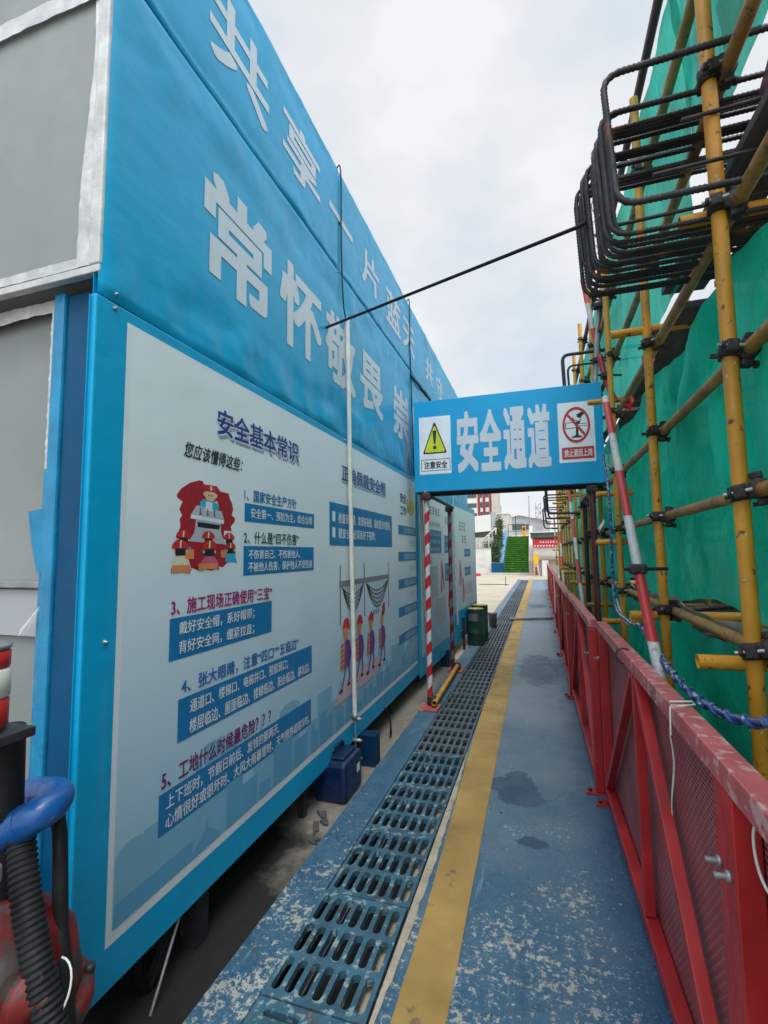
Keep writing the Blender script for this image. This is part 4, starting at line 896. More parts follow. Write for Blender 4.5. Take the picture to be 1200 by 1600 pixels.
rope('hanging_pole', 'slender pale pole hanging along the far notice board', [(-1.255, 7.4, 2.5), (-1.23, 7.42, .45)], .014, 'cable_pale', 'pole', 10)

# ---------------------------------------------------------------- red fence panels
def fence(L_):
    t = thing('fence_panel', 'x', 'fence panel', (0, 0, 0), 'red fence panels along the walkway')
    b = MB(); b.bx(-.028, .028, 0, L_, 1.05, 1.105, 'fence_rail', .004); b.build('top_rail', t)
    b = MB(); b.bx(-.025, .025, .052, L_-.052, .06, .11, 'fence_red', .004); b.build('bottom_rail', t)
    for y, hw in ((.025, .025), (L_-.025, .025)):
        b = MB(); b.bx(-.026, .026, y-hw, y+hw, .012, 1.048, 'fence_red', .004); o = b.build('post', t)
        b2 = MB(); b2.lathe((-.026, y, .88), [(.012, .0), (.012, -.008), (.006, -.010), (.006, -.03), (.001, -.031)], 'galv', 8, 'X'); b2.build('bolt', o)
        b3 = MB(); b3.bx(-.085, .05, y-.035, y+.035, .0, .011, 'fence_red', .002); b3.lathe((-.06, y, .011), [(.012, 0), (.012, .014), (.002, .016)], 'dark_steel', 6); b3.build('foot_plate', o)
    for a, c in (((-.004, L_*.475, 1.045), (-.004, L_*.475, .115)), ((-.006, L_*.455, 1.035), (-.006, .06, .13)), ((-.006, L_*.495, 1.035), (-.006, L_-.06, .13))):
        b = MB(); b.bar(a, c, .038, .038, 'fence_red', (1, 0, 0), .003); b.build('brace', t)
    b = MB(); b.bx(.029, .031, .03, L_-.03, .08, 1.07, 'mesh_sheet'); b.build('mesh_sheet', t)
    return t
FL = 2.12
f0 = fence(FL)
spots = [(.392, -.888, .008), (.375, 1.235, .008), (.315, 3.45, .006), (.285, 5.62, .0), (.275, 7.8, -.004), (.29, 9.95, .0), (.285, 12.12, -.004), (.30, 14.28, .004), (.30, 16.45, 0), (.31, 18.6, 0)]
for i, (x, y, a) in enumerate(spots):
    lab = 'red steel fence panel with mesh infill, %s along the walkway' % ('nearest the camera' if i == 0 else ordn(i+1)+' from the camera' if i < 9 else 'farthest')
    if i == 0: f0.location = (x, y, 0); f0.rotation_euler = (0, 0, a); f0['label'] = lab
    else: dup(f0, (x, y, 0), a, lab)
b = MB()
def cloth(u_, v_): return Vector((.245+.03*math.sin(u_*7)*v_+.02*v_, 9.2+u_*1.0, 1.12-.75*v_+.05*math.sin(u_*5)))
b.grid(cloth, 24, 16, 'fence_rail'); tag(b.build('red_cloth'), 'crumpled faded red cloth draped over the fence', 'cloth')
rope('tie_wire', 'white tie wire and paper strip hanging from the fence rail', [(.345, 1.62, 1.11), (.405, 1.63, 1.112), (.405, 1.60, 1.112), (.342, 1.60, 1.10), (.34, 1.605, 1.02)], .003, 'white_plastic', 'wire', 6)
b = MB(); b.grid(lambda u_, v_: Vector((.337+.006*math.sin(v_*5), 1.59+.022*u_*(1-.4*v_)+.01*v_, 1.02-.22*v_)), 3, 10, 'white_plastic'); tag(b.build('paper_strip'), 'torn white paper strip hanging on a red fence brace', 'paper strip')
rope('bent_wire', 'bent white wire hooked under the near fence rail', spline([(.385, 1.13, 1.05), (.372, 1.14, 1.0), (.375, 1.12, .93), (.39, 1.03, .90)]), .003, 'white_plastic', 'wire', 6)
rope('rail_clamp', 'black wire loop binding the near fence rail joint', [Vector((.345+.034*math.cos(a), 2.42, 1.078+.034*math.sin(a))) for a in [i*.35 for i in range(19)]], .004, 'dark_steel', 'wire', 6)

# ---------------------------------------------------------------- scaffold
XS = .62
sc = thing('scaffold', 'yellow tube scaffold standing behind the red fence', 'scaffold', (XS, 2, 0))
random.seed(9)
stand = [-.25, .75, 1.79, 2.90, 4.25, 5.35, 6.45, 7.55, 8.65, 9.75, 10.85, 11.95, 13.05, 14.2, 15.4, 16.6]
ledz = [(.42, 'pole_brown'), (1.235, 'pole_brown'), (1.73, 'pole_brown'), (2.20, 'pole_brown'), (2.70, 'pole_brown'), (3.18, 'pole_brown'), (3.72, 'pole_brown'), (4.27, 'pole_maroon')]
cpm = MB()
cpm.lathe((0, 0, 0), [(.0245, -.026), (.033, -.024), (.034, 0), (.033, .024), (.0245, .026)], 'coupler', 18)
cpm.lathe((.048, 0, 0), [(.0245, -.026), (.033, -.024), (.034, 0), (.033, .024), (.0245, .026)], 'coupler', 18, 'Y')
cpm.box((.022, .0, .0), (.02, .058, .052), 'coupler', bev=.006)
for q in (-1, 1):
    cpm.box((-.004, q*.043, 0), (.034, .022, .042), 'coupler', bev=.005); cpm.box((.05, q*.0, q*.043), (.034, .042, .022), 'coupler', bev=.005)
cpm.tube([(-.045, -.046, 0), (.03, -.046, 0)], .0065, 'galv', 8); cpm.lathe((-.03, -.046, 0), [(.004, -.006), (.013, -.005), (.013, .006), (.004, .007)], 'coupler', 6, 'X')
cpm.tube([(.085, 0, -.046), (.02, 0, -.046)], .0065, 'coupler', 8); cpm.lathe((.075, 0, -.046), [(.004, -.006), (.013, -.005), (.013, .006), (.004, .007)], 'coupler', 6, 'X')
cpm.box((-.02, .05, .0), (.05, .012, .016), 'coupler', bev=.003)
cp0 = None
ncp = 0
for i, y in enumerate(stand):
    lean = random.uniform(-.012, .012); topz = 6.2 if i < 3 else (4.2 if i == 3 else random.uniform(4.25, 4.75)); m = 'pole_yellow'
    b = MB(); b.tube([(XS+random.uniform(-.006, .006), y, .0), (XS, y+lean, 2.2), (XS+lean, y+lean*2, topz)], .0235, m, 16); 
    if i in (2, 3, 4):
        rs = random.Random(i)
        for q in range(26):
            z = rs.uniform(.8, 3.4); a_ = rs.uniform(2.2, 5.2); r_ = rs.uniform(.003, .008)
            cc = Vector((XS+math.cos(a_)*.0235, y+lean*.7+math.sin(a_)*.0235, z)); nn = Vector((math.cos(a_), math.sin(a_), 0)); tt = Vector((-nn.y, nn.x, 0))
            b.add([cc+(tt*math.cos(w_)+Vector((0, 0, 1.6))*math.sin(w_))*r_*rs.uniform(.6, 1)-nn*.001 for w_ in (0, 1, 2, 3.1, 4.2, 5.2)]+[cc+nn*r_*.35], [[j, (j+1) % 6, 6] for j in range(6)], 'cement')
    b.build('standard', sc)
    for z, _ in ledz[1:]:
        if z > topz or ncp > 95: continue
        if cp0 is None: cp0 = cpm.build('coupler', sc); base = cp0; o = cp0; o.location = (0, 0, 0)
        else: o = cp0.copy(); COL.objects.link(o)
        o.parent = sc; ncp += 1
        o.location = Vector((XS, y, z))-sc.location; o.rotation_euler = (random.uniform(-.2, .2), random.uniform(-.2, .2), random.uniform(-.4, .4))
if cp0 is not None:
    for v in cp0.data.vertices: v.co = v.co+sc.location   # the coupler mesh is centred on its own origin
for z, m in ledz:
    y = -.8; seg = 0; r_ = random.Random(int(z*100))
    while y < 16.8:
        e_ = min(y+r_.uniform(5.5, 6.2), 16.9); b = MB(); b.tube([(XS+.048, y, z+r_.uniform(-.012, .012)), (XS+.048, e_, z+r_.uniform(-.012, .012))], .0235, m, 14, hollow=True); b.build('ledger', sc); y = e_+.01
for (y, z, x0, m) in ((1.81, 2.71, .52, 'pole_yellow'), (1.77, 1.19, .475, 'pole_yellow'), (2.885, 2.79, .44, 'pole_yellow'), (2.885, 1.20, .46, 'pole_yellow'), (4.24, 2.80, .44, 'pole_yellow'), (4.24, 2.02, .47, 'pole_yellow'), (4.24, 1.62, .45, 'pole_yellow'), (4.27, .98, .47, 'pole_yellow'),
                      (5.35, 1.0, .45, 'pole_brown'), (5.35, 1.75, .47, 'pole_maroon'), (6.45, 1.15, .42, 'pole_yellow'), (6.5, 2.4, .5, 'pole_brown'), (7.55, 1.10, .42, 'pole_yellow'), (8.65, 1.2, .4, 'pole_yellow'), (8.7, 2.5, .4, 'pole_yellow'), (9.75, 1.15, .42, 'pole_yellow'), (10.85, 1.2, .4, 'pole_yellow'), (10.9, 2.3, .38, 'pole_yellow'), (12.0, 2.7, .35, 'pole_yellow'), (13.1, 1.4, .4, 'pole_yellow'), (14.2, 2.2, .36, 'pole_yellow'), (15.4, 1.6, .4, 'pole_yellow')):
    b = MB(); b.tube([(x0, y+.046, z), (1.7, y+.046, z+.01)], .0235, m, 14, hollow=True); b.build('transom', sc)
for pts, m, lab in (([(.50, 3.72, 2.66), (.46, 2.62, 1.45), (.45, 2.16, .93)], 'brace_stripe', 'red and white raking tube'), ([(.535, 5.12, 4.35), (.60, 5.03, 3.75), (.66, 4.95, 3.25)], 'brace_stripe', 'upper red and white raking tube'),
                    ([(.5, 8.3, 2.6), (.46, 6.0, .85)], 'brace_stripe', 'red and white raking tube'), ([(.5, 12.7, 2.6), (.45, 10.2, .6)], 'brace_stripe', 'red and white raking tube'), ([(.5, 16.2, 2.7), (.45, 13.8, .6)], 'brace_stripe', 'red and white raking tube'),
                    ([(.70, 4.98, 4.2), (.64, 4.96, 3.8), (.605, 4.95, 3.43), (.57, 4.95, 3.0)], 'pole_grey', 'grey and maroon upright tube'),
                    ([(.56, 4.34, 3.22), (.585, 4.30, 3.0), (.65, 4.26, 2.78)], 'fence_red', 'short red tube end at the gate sign corner')):
    b = MB(); b.tube(pts, .0235, m, 14, hollow=True); o = b.build('brace', sc); o['label'] = lab
b = MB(); b.tube([(.68, 4.972, 4.05), (.632, 4.957, 3.68)], .0255, 'pole_maroon', 14); o = b.build('brace', sc); o['label'] = 'maroon sleeve on the grey upright'
for p, q in (((.64, 4.93, 3.95), 0), ((.60, 4.93, 3.40), 0), ((.585, 4.28, 3.02), 0), ((.455, 2.62, 1.46), 0)): b = MB(); b.box(p, (.075, .09, .05), 'coupler', bev=.012); b.tube([(p[0]-.06, p[1]-.03, p[2]), (p[0]+.14, p[1]+.04, p[2])], .009, 'coupler', 6); b.build('swivel_coupler', sc)
# inner row of standards seen through the gaps
for y in (2.3, 3.6, 5.0, 6.5, 8.2):
    b = MB(); b.tube([(1.42, y, 0), (1.42, y, 4.3)], .0235, 'pole_brown', 10); b.build('inner_standard', sc)

# nets
def net(name, lab, y0, y1, ztop, zbot, x, m, amp=.05, seed=0, nu=130, nv=50):
    b = MB()
    def fn(u_, v_):
        y = y0+(y1-y0)*u_; zt = ztop(y) if callable(ztop) else ztop; zb = zbot(y) if callable(zbot) else zbot
        z = zt+(zb-zt)*v_
        f = abs(mn.noise((y*1.9+.5*z, z*.7, seed)))*2-.6+.7*mn.noise((y*4.6-.9*z, z*1.1, seed+4))+.3*mn.noise((y*12+z*2.5, z*2.6, seed+8))
        f += .9*max(0, 1-v_*1.3)*abs(math.sin((y*5.2+mn.noise((y*1.3, z, seed))*1.5)*(1-.35*v_)))**3*(.4+.6*mn.noise((y*.9, 3, seed))**2*4)
        f += .5*(abs(math.sin(y*2.9-z*3.3+2.2*mn.noise((y*.8, z*.8, seed+11))))**8)*(.5+mn.noise((y*.7, z*.9, seed+20)))
        f = max(f, -.32)
        ed = .18+.82*min(1, 5*v_*(1-v_)+.05)
        return Vector((x+amp*f*ed+.02*v_, y+.02*mn.noise((y*3, z*3, seed+2)), z+.015*mn.noise((y*6, 1, seed))*(1 if v_ in (0, 1) else .3)))
    b.grid(fn, nu, nv, m); return tag(b.build(name), lab, 'net')
net('debris_net', 'green debris net covering the middle of the scaffold above the fence', -.6, 4.9, lambda y: 2.62-.04*math.sin(y*5)+(.10 if y < 1.6 else 0), lambda y: 1.27+.05*math.sin(y*3.1), .745, 'net', .15, 1, 300, 120)
net('debris_net', 'green debris net low behind the near red fence', -.6, 4.6, lambda y: 1.17+.03*math.sin(y*4), .02, .75, 'net', .11, 2, 200, 70)
net('debris_net', 'green net on the far part of the scaffold beyond the gate', 4.85, 17, 2.75, .1, .76, 'net_hi', .07, 3, 220, 50)
net('debris_net', 'bright green net across the top of the scaffold under the sky', 2.36, 17, lambda y: 4.26, lambda y: 2.78+(.0 if y > 3.2 else .1), .705, 'net_hi', .05, 4, 240, 50)
net('debris_net', 'bright green net strip at the top above the rebar', -.5, 2.44, 4.255, lambda y: 3.25+.04*math.sin(y*6), .72, 'net_hi', .05, 5, 90, 50)
net('debris_net', 'pale worn net flap hanging at the top right corner', .9, 1.9, 3.55, lambda y: 2.9+.45*(y-.9), .70, 'net_pale', .05, 6, 40, 30)

# unfinished slab behind the nets, with rebar links
us = thing('unfinished_building', 'unfinished concrete frame hidden behind the green nets', 'building', (2.5, 8, 0))
b = MB(); b.bx(1.62, 6, -3, 17.5, 2.36, 2.60, 'concrete_dark'); b.build('floor_slab', us)
for y in (.8, 4.8, 8.8, 12.8, 16.6): b = MB(); b.bx(1.66, 2.1, y-.2, y+.2, -.03, 2.359, 'concrete_dark'); b.build('column', us)
b = MB(); b.bx(2.12, 2.3, -3, 17.5, -.03, .95, 'concrete_dark'); b.build('back_wall', us)
random.seed(4)
def link(xt, y, z0, z1, r, lab, grp, skew=0., xr=1.9, dz=0.):
    c_ = arc([(xr, y+skew*.3, z1+dz), (xt, y+skew, z1), (xt+.02, y-skew*.2, z0), (xr, y+skew*.1, z0+dz)], .07, 8)
    # resample densely for the rolled ribs
    D = [c_[0]]
    for a, q in zip(c_, c_[1:]):
        n_ = max(1, int((q-a).length/.0075)); D += [a+(q-a)*(k/n_) for k in range(1, n_+1)]
    rad = [r*(1.16 if k % 2 else .92) for k in range(len(D))] if r > .008 else [r]*len(D)
    b = MB(); b.tube(D, r, 'rebar', 8, radii=rad); return tag(b.build('rebar_link'), lab, 'rebar', grp)
G1 = 'rebar links over the walkway near the camera'
link(.275, 1.68, 2.70, 3.215, .0105, 'topmost rebar link, standing apart above the bundle', G1, .03)
link(.21, 2.13, 2.75, 3.135, .0075, 'thin rebar link sticking out beyond the bundle where the rope ties', G1, .0, xr=1.2)
yy = 1.82
for k in range(17):
    link(.285+random.uniform(-.020, .014)-.003*k, yy, 2.695+random.uniform(-.010, .010), 3.16+random.uniform(-.02, .035), .0086, 'dark rebar link, %s from the front of the bundle over the walkway' % ordn(k+1), G1, random.uniform(-.010, .014), dz=random.uniform(-.012, .012))
    yy += random.uniform(.020, .036)
for k, (y, z) in enumerate(((1.76, 3.02), (1.74, 2.83), (1.9, 2.78))):
    b = MB(); b.tube([(.52-.1*k, y, z), (1.9, y+.02, z+.05)], .007, 'rebar', 8); tag(b.build('rebar_bar'), ['short straight rebar stub between the upper links', 'thin straight rebar behind the yellow pole', 'lowest thin straight rebar inside the bundle'][k], 'rebar')
for k, (y, x, z0, z1, r) in enumerate(((5.05, .30, 2.86, 3.545, .017), (5.25, .36, 2.75, 3.50, .011))):
    link(x, y, z0, z1, r, ['thick bent rebar link just above the gate sign', 'thinner bent rebar link behind the thick one at the gate'][k], 'rebar links above the gate sign')
for k, y in enumerate((7.6, 8.1, 8.7, 9.5, 10.4, 11.3, 12.3, 13.4)):
    link(.12+.02*(k % 3), y, 2.12+.05*(k % 2), 2.62+.04*(k % 3), .014, 'far rebar link beyond the gate, %s in the row' % ordn(k+1), 'rebar links beyond the gate')
for k, (z_, lab_) in enumerate(((2.84, 'lower'), (2.99, 'upper'))):
    b = MB(); pts_ = []
    for j in range(46): a_ = j*.42; pts_.append((.285+.020*math.cos(a_), 1.90+.0075*j+.004*math.sin(a_*.5), z_+.02*math.sin(a_*.31)+.012*math.sin(a_)))
    b.tube(pts_, .0016, 'galv', 5); tag(b.build('tie_wire'), '%s tie wire wound round the hanging rebar bundle' % lab_, 'wire')
# platform boards and clutter on the scaffold
pk = [(2.05, .80, 1.5), (2.05, 1.02, 1.5), (3.6, .86, 1.8), (3.6, 1.08, 1.8), (5.6, .9, 2.0)]
for k, (y, x, l_) in enumerate(pk):
    b = MB(); b.box((x, y, 2.93 if k < 2 else 2.80), (.2, l_, .035), 'timber', Matrix.Rotation(random.uniform(-.03, .03), 3, 'Z'), .004)
    tag(b.build('scaffold_plank'), ['grey plank on the near scaffold lift, outer', 'grey plank on the near scaffold lift, inner', 'grey plank above the striped brace, outer', 'grey plank above the striped brace, inner', 'grey plank on the lift beyond the gate'][k], 'plank')
b = MB(); b.grid(lambda u_, v_: Vector((.79+.25*v_, 1.62+.35*u_, 3.05+.12*math.sin(u_*6)*v_-.1*v_)), 12, 8, 'timber'); b.grid(lambda u_, v_: Vector((.775, 1.66+.18*u_, 3.0+.2*v_-.1*u_)), 8, 8, 'pole_maroon')
tag(b.build('tarpaulin'), 'dark tarpaulin with maroon edge bundled behind the rebar', 'tarpaulin')
for k, (y, z, x) in enumerate(((3.25, 2.80, .70), (3.9, 2.74, .69))):
    b = MB(); b.grid(lambda u_, v_: Vector((x+.03*math.sin(u_*8+v_*3), y+.13*u_, z-.11*v_+.02*math.sin(u_*9))), 8, 8, 'ink_red'); tag(b.build('red_rag'), ['red rag on the scaffold lift below the rebar', 'red rag on the lift nearest the gate sign'][k], 'rag')
b = MB()
for k in range(22):
    y = 2.7+random.uniform(0, 2.2); x = random.uniform(.78, 1.2); b.tube([(x, y, 2.72+random.uniform(0, .1)), (x+random.uniform(-.15, .15), y+random.uniform(.3, .9), 2.74+random.uniform(0, .12))], .008, 'rebar', 6)
tag(b.build('steel_offcuts'), 'pile of thin steel offcuts lying on the scaffold lift', 'offcuts', kind='stuff')
# hoses and cables on the scaffold
b = MB(); core = spline([(.50, 4.0, 2.3), (.505, 3.82, 1.95), (.50, 3.80, 1.6), (.50, 3.77, 1.18), (.50, 3.2, 1.125), (.50, 2.88, 1.15), (.485, 2.55, 1.13), (.47, 2.17, 1.085), (.46, 1.74, 1.085), (.47, 1.39, 1.14), (.5, .9, 1.3)], 14)
b.tube(core, .010, 'hose_blue', 10)
hel = []; Lh = 0
P = spline([(.50, 2.88, 1.15), (.485, 2.55, 1.13), (.47, 2.17, 1.085), (.46, 1.74, 1.085), (.47, 1.39, 1.14), (.5, .9, 1.3)], 60)
for i, p in enumerate(P):
    if i: Lh += (p-P[i-1]).length
    a = Lh*2*math.pi/.11; hel.append(p+Vector((math.cos(a)*.011, 0, math.sin(a)*.011)))
b.tube(hel, .0062, 'hose_blue', 8); tag(b.build('twisted_hose'), 'twisted blue hose looping along the scaffold above the fence', 'hose')
rope('pale_cable', 'pale cable sagging from the scaffold beside the twisted hose', spline([(.52, 3.85, 1.2), (.51, 3.5, 1.1), (.50, 3.1, 1.12), (.49, 2.9, 1.16)]), .007, 'cable_pale', 'cable')
b = MB(); b.grid(lambda u_, v_: Vector((.56+.02*math.sin(v_*6), 4.75+.1*u_+.06*v_, 1.86-.17*v_+.03*u_)), 6, 8, 'white_plastic'); tag(b.build('white_plastic_scrap'), 'white plastic scrap tied to the dark gate post', 'plastic scrap')
b = MB(); b.grid(lambda u_, v_: Vector((.70+.015*math.sin(u_*40)+.05*v_, 1.5+3.0*u_, 1.275-.07*v_+.02*math.sin(u_*14))), 90, 4, 'white_plastic'); tag(b.build('plastic_roll'), 'white plastic sheet edge rolled under the net hem', 'plastic sheet')
random.seed(31)
for k in range(5):
    b = MB(); y = 4.2+k*.25; b.tube([(.85, y, .9+.05*k), (1.5, y+random.uniform(-.3, .3), .95+.07*k)], .024, 'dark_steel', 12, hollow=True); tag(b.build('stacked_tube'), 'dark steel tube stacked inside the scaffold, %s from the bottom' % ordn(k+1), 'tube', 'tubes stacked in the scaffold')

# ---------------------------------------------------------------- background
# green stair
stt = thing('green_staircase', 'wide staircase covered in green turf at the end of the walkway', 'staircase', (-1.7, 40, -.03))
b = MB(); ns = 18
for k in range(ns):
    z = (k+1)*3.0/ns; b.bx(-2.68, -.80, 38+k*7/ns, 45.6, z-3.0/ns-.03, z-.075, 'turf_shade'); b.bx(-2.69, -.79, 37.94+k*7/ns, 38+(k+1)*7/ns, z-.075, z-.03, 'turf', .012)
b.build('steps', stt)
b = MB(); b.add([(-2.98, 37.9, -.03), (-2.70, 37.9, -.03), (-2.70, 45.4, 3.35), (-2.98, 45.4, 3.35), (-2.98, 37.9, .5), (-2.70, 37.9, .5), (-2.70, 45.4, 3.6), (-2.98, 45.4, 3.6)], [[0, 1, 5, 4], [1, 2, 6, 5], [2, 3, 7, 6], [3, 0, 4, 7], [4, 5, 6, 7]], 'pale_blue'); b.build('blue_stringer', stt)
b = MB(); b.add([(-.78, 37.9, -.03), (-.5, 37.9, -.03), (-.5, 45.4, -.03), (-.78, 45.4, -.03), (-.78, 37.9, .9), (-.5, 37.9, .9), (-.5, 45.4, 3.9), (-.78, 45.4, 3.9)], [[0, 1, 5, 4], [1, 2, 6, 5], [2, 3, 7, 6], [3, 0, 4, 7], [4, 5, 6, 7]], 'bg_cream'); b.build('side_wall', stt)
b = MB(); b.bx(-8, 4, 45.62, 60, -.03, 2.96, 'bg_cream'); tag(b.build('upper_terrace'), kind='structure')
def yp(name, lab, x0, x1, y, z0, z1):
    t = thing(name, lab, 'panel', ((x0+x1)/2, y, z0)); b = MB(); b.bx(x0, x1, y, y+.3, z0, z1, 'bg_yellow', .02); b.build('body', t); b = MB(); b.bx(x0+.05, x1-.05, y-.012, y-.004, z0+(z1-z0)*.55, z1-.1, 'bg_red'); b.build('notice', t)
yp('yellow_panel', 'yellow upright panel at the left of the stair head', -3.65, -3.2, 46, 2.98, 4.3); yp('yellow_panel', 'yellow upright panel at the right of the stair head', -1.42, -1.1, 46, 2.98, 3.95)
b = MB(); b.tube([(-.80, 47, 2.95), (-.72, 47, 6.8)], .05, 'pole_grey', 10, radii=[.06, .035]); b.lathe((-.72, 47, 6.8), [(.05, 0), (.05, .04), (.005, .08)], 'pole_grey', 10); tag(b.build('flagpole'), 'bare grey flagpole at the head of the green stairs', 'flagpole')
b = MB(); b.bar((-2.7, 46.5, 4.15), (-1.3, 46.5, 4.15), .05, .05, 'dark_steel'); b.bar((-2.7, 46.5, 3.5), (-1.3, 46.5, 3.5), .04, .04, 'dark_steel')
for x in (-2.7, -2.0, -1.3): b.bar((x, 46.5, 2.96), (x, 46.5, 4.95 if x == -2.0 else 4.15), .06, .06, 'dark_steel', (0, 1, 0))
tag(b.build('terrace_railing'), 'dark railing on the terrace behind the green stairs', 'railing')
# planter with climbing hedge
plt = thing('blue_planter', 'blue planter box at the foot of the green stairs', 'planter', (-3.05, 37.7, -.03))
b = MB(); b.bx(-3.5, -2.62, 37.2, 37.85, -.03, .75, 'dark_blue_paint', .02); b.build('box', plt)
b = MB(); b.bx(-3.42, -2.7, 37.28, 37.78, .75, .77, 'concrete_dark'); b.build('soil', plt)
random.seed(8)
def leaves(name, lab, fn, n, size, cat='hedge'):
    t = thing(name, lab, cat, fn(.5, 0)); b = MB()
    for k in range(n):
        p = fn(random.random(), random.random())+Vector((random.gauss(0, .16), random.gauss(0, .2), random.gauss(0, .14))); s_ = size*random.uniform(.6, 1.4)
        q = Matrix.Rotation(random.uniform(0, 6.3), 3, 'Z') @ Matrix.Rotation(random.uniform(0, 3.1), 3, 'X')
        b.poly([p+q @ Vector(v)*s_ for v in ((-.5, 0, 0), (0, -.3, .1), (.5, 0, 0), (0, .3, .1))], 'leaf')
    b.build('foliage', t)
    b = MB()
    for k in range(6): u_ = k/6; b.tube([fn(u_, 0), fn(u_+.02, .5), fn(u_, 1)], .02, 'timber', 6)
    b.build('stem', t)
leaves('climbing_hedge', 'tall dark hedge climbing along the blue stair edge', lambda u_, v_: Vector((-3.25-.1*u_, 38.4+u_*6.6, .55+u_*2.6+v_*1.6)), 2600, .2)
leaves('small_shrub', 'low shrub left of the blue planter behind the white railing', lambda u_, v_: Vector((-4.4+u_*.8, 41.5, .6+v_*1.7)), 700, .2, 'shrub')
b = MB()
for y in (0, .7):
    for x in (-4.75, -4.0, -3.4): b.tube([(x, 41+y, .6), (x+.0, 41+y, 2.4+(x+4.75)*.9)], .05, 'bg_white', 8)
    b.tube([(-4.75, 41+y, 1.2), (-4.75, 41+y, 2.4), (-4.0, 41+y, 3.05), (-3.4, 41+y, 3.6)], .05, 'bg_white', 8)
tag(b.build('white_railing'), 'white handrail of a side stair left of the hedge', 'railing')
hd = thing('white_hoarding', 'white site hoarding with faint printed notices left of the stairs', 'hoarding', (-4.3, 38, -.03))
b = MB(); b.bx(-5.4, -3.55, 37.9, 38, -.03, 1.86, 'bg_white'); b.bx(-5.5, -3.5, 37.86, 38.02, 1.87, 1.92, 'bg_grey'); b.build('board', hd)
b = MB(); random.seed(12)
fr3 = lambda u, v, o: Vector((u, 37.9-o, v))
for v in (1.1, .98, .6, .5, .42): cap_strokes(b, fr3, -4.55, -3.95+random.uniform(-.1, .2), v-.03, v+.03, 8, 'ink_faint', .006)
cap_strokes(b, fr3, -5.1, -4.95, .5, 1.4, 1, 'ink_faint', .006); b.build('print', hd)
# white angular building
wb = thing('white_building', 'white angular building with dark sloping underside behind the hoarding', 'building', (-5.5, 52, -.03))
b = MB(); b.add([(-7.6, 50, 3.55), (-4.62, 50, 3.75), (-4.62, 50, 5.45), (-7.6, 50, 5.2), (-7.6, 58, 3.55), (-4.62, 58, 3.75), (-4.62, 58, 5.45), (-7.6, 58, 5.2)], [[0, 1, 2, 3], [1, 5, 6, 2], [5, 4, 7, 6], [4, 0, 3, 7], [3, 2, 6, 7], [0, 4, 5, 1]], 'bg_white'); b.build('upper_wall', wb)
b = MB(); b.add([(-6.9, 50.4, 3.6), (-4.7, 50.4, 3.7), (-4.55, 50.4, 1.6), (-6.2, 50.4, 1.6), (-6.9, 57, 3.6), (-4.7, 57, 3.7), (-4.55, 57, 1.6), (-6.2, 57, 1.6)], [[0, 1, 2, 3], [0, 3, 7, 4], [1, 5, 6, 2], [3, 2, 6, 7]], 'bg_dkgreen'); b.build('sloping_glazing', wb)
b = MB(); b.bx(-4.6, -4.15, 50.2, 50.9, 2.9, 5.75, 'bg_grey'); b.build('pillar', wb); b = MB(); b.bx(-4.148, -2.9, 52, 58, 2.9, 5.6, 'bg_cream'); b.bx(-4.2, -2.85, 51.9, 58, 5.6, 5.68, 'bg_white'); b.build('side_wall', wb)
b = MB(); b.add([(-7.3, 50.2, 1.4), (-6.0, 50.2, 1.4), (-6.9, 50.2, 3.6), (-7.6, 50.2, 3.6)], [[0, 1, 2, 3]], 'bg_cream'); b.build('splayed_wall', wb)
# tower with red stripes
tw = thing('apartment_tower', 'pale apartment tower with maroon vertical stripes far behind', 'building', (-15.6, 140, -.03))
b = MB(); b.bx(-30, -12.4, 140, 152, -.03, 30, 'bg_white'); b.bx(-12.38, -11.0, 143, 152, -.03, 26, 'bg_cream'); b.build('wall', tw)
for k in range(9):
    z = 3+k*2.9; b = MB(); b.bx(-29.5, -16.8, 139.9, 139.96, z, z+1.3, 'bg_glass'); b.build('window', tw)
for x in (-16.5, -15.0, -13.2): b = MB(); b.bx(x, x+.7, 139.8, 139.97, -.03, 30, 'bg_red'); b.build('stripe', tw)
for k in range(9):
    z = 3+k*2.9; b = MB(); b.bx(-15.75, -15.1, 139.86, 139.96, z, z+1.6, 'bg_glass'); b.bx(-14.25, -13.3, 139.86, 139.96, z, z+1.6, 'bg_glass'); b.build('window', tw)
t2 = thing('distant_tower', 'small grey distant tower block between the buildings', 'building', (-20, 250, -.03))
b = MB(); b.bx(-21.9, -18.4, 250, 262, -.03, 26, 'bg_grey'); b.bx(-21.2, -19.5, 251, 256, 26, 27.2, 'bg_grey'); b.build('wall', t2)
b = MB()
for k in range(10):
    for x in (-21.5, -20.6, -19.7): b.bx(x, x+.5, 249.9, 249.97, 2+k*2.4, 3.3+k*2.4, 'bg_glass')
b.build('window_grid', t2)
wh = thing('warehouse', 'long grey gabled warehouse behind the stair terrace', 'warehouse', (-3, 92, -.03))
b = MB(); b.add([(-9, 90, -.03), (2, 90, -.03), (2, 90, 7.0), (-3.2, 90, 8.2), (-9, 90, 6.9), (-9, 120, -.03), (2, 120, -.03), (2, 120, 7.0), (-3.2, 120, 8.2), (-9, 120, 6.9)], [[0, 1, 2, 3, 4], [1, 6, 7, 2], [5, 0, 4, 9], [2, 7, 8, 3], [3, 8, 9, 4]], 'bg_grey'); b.build('shell', wh)
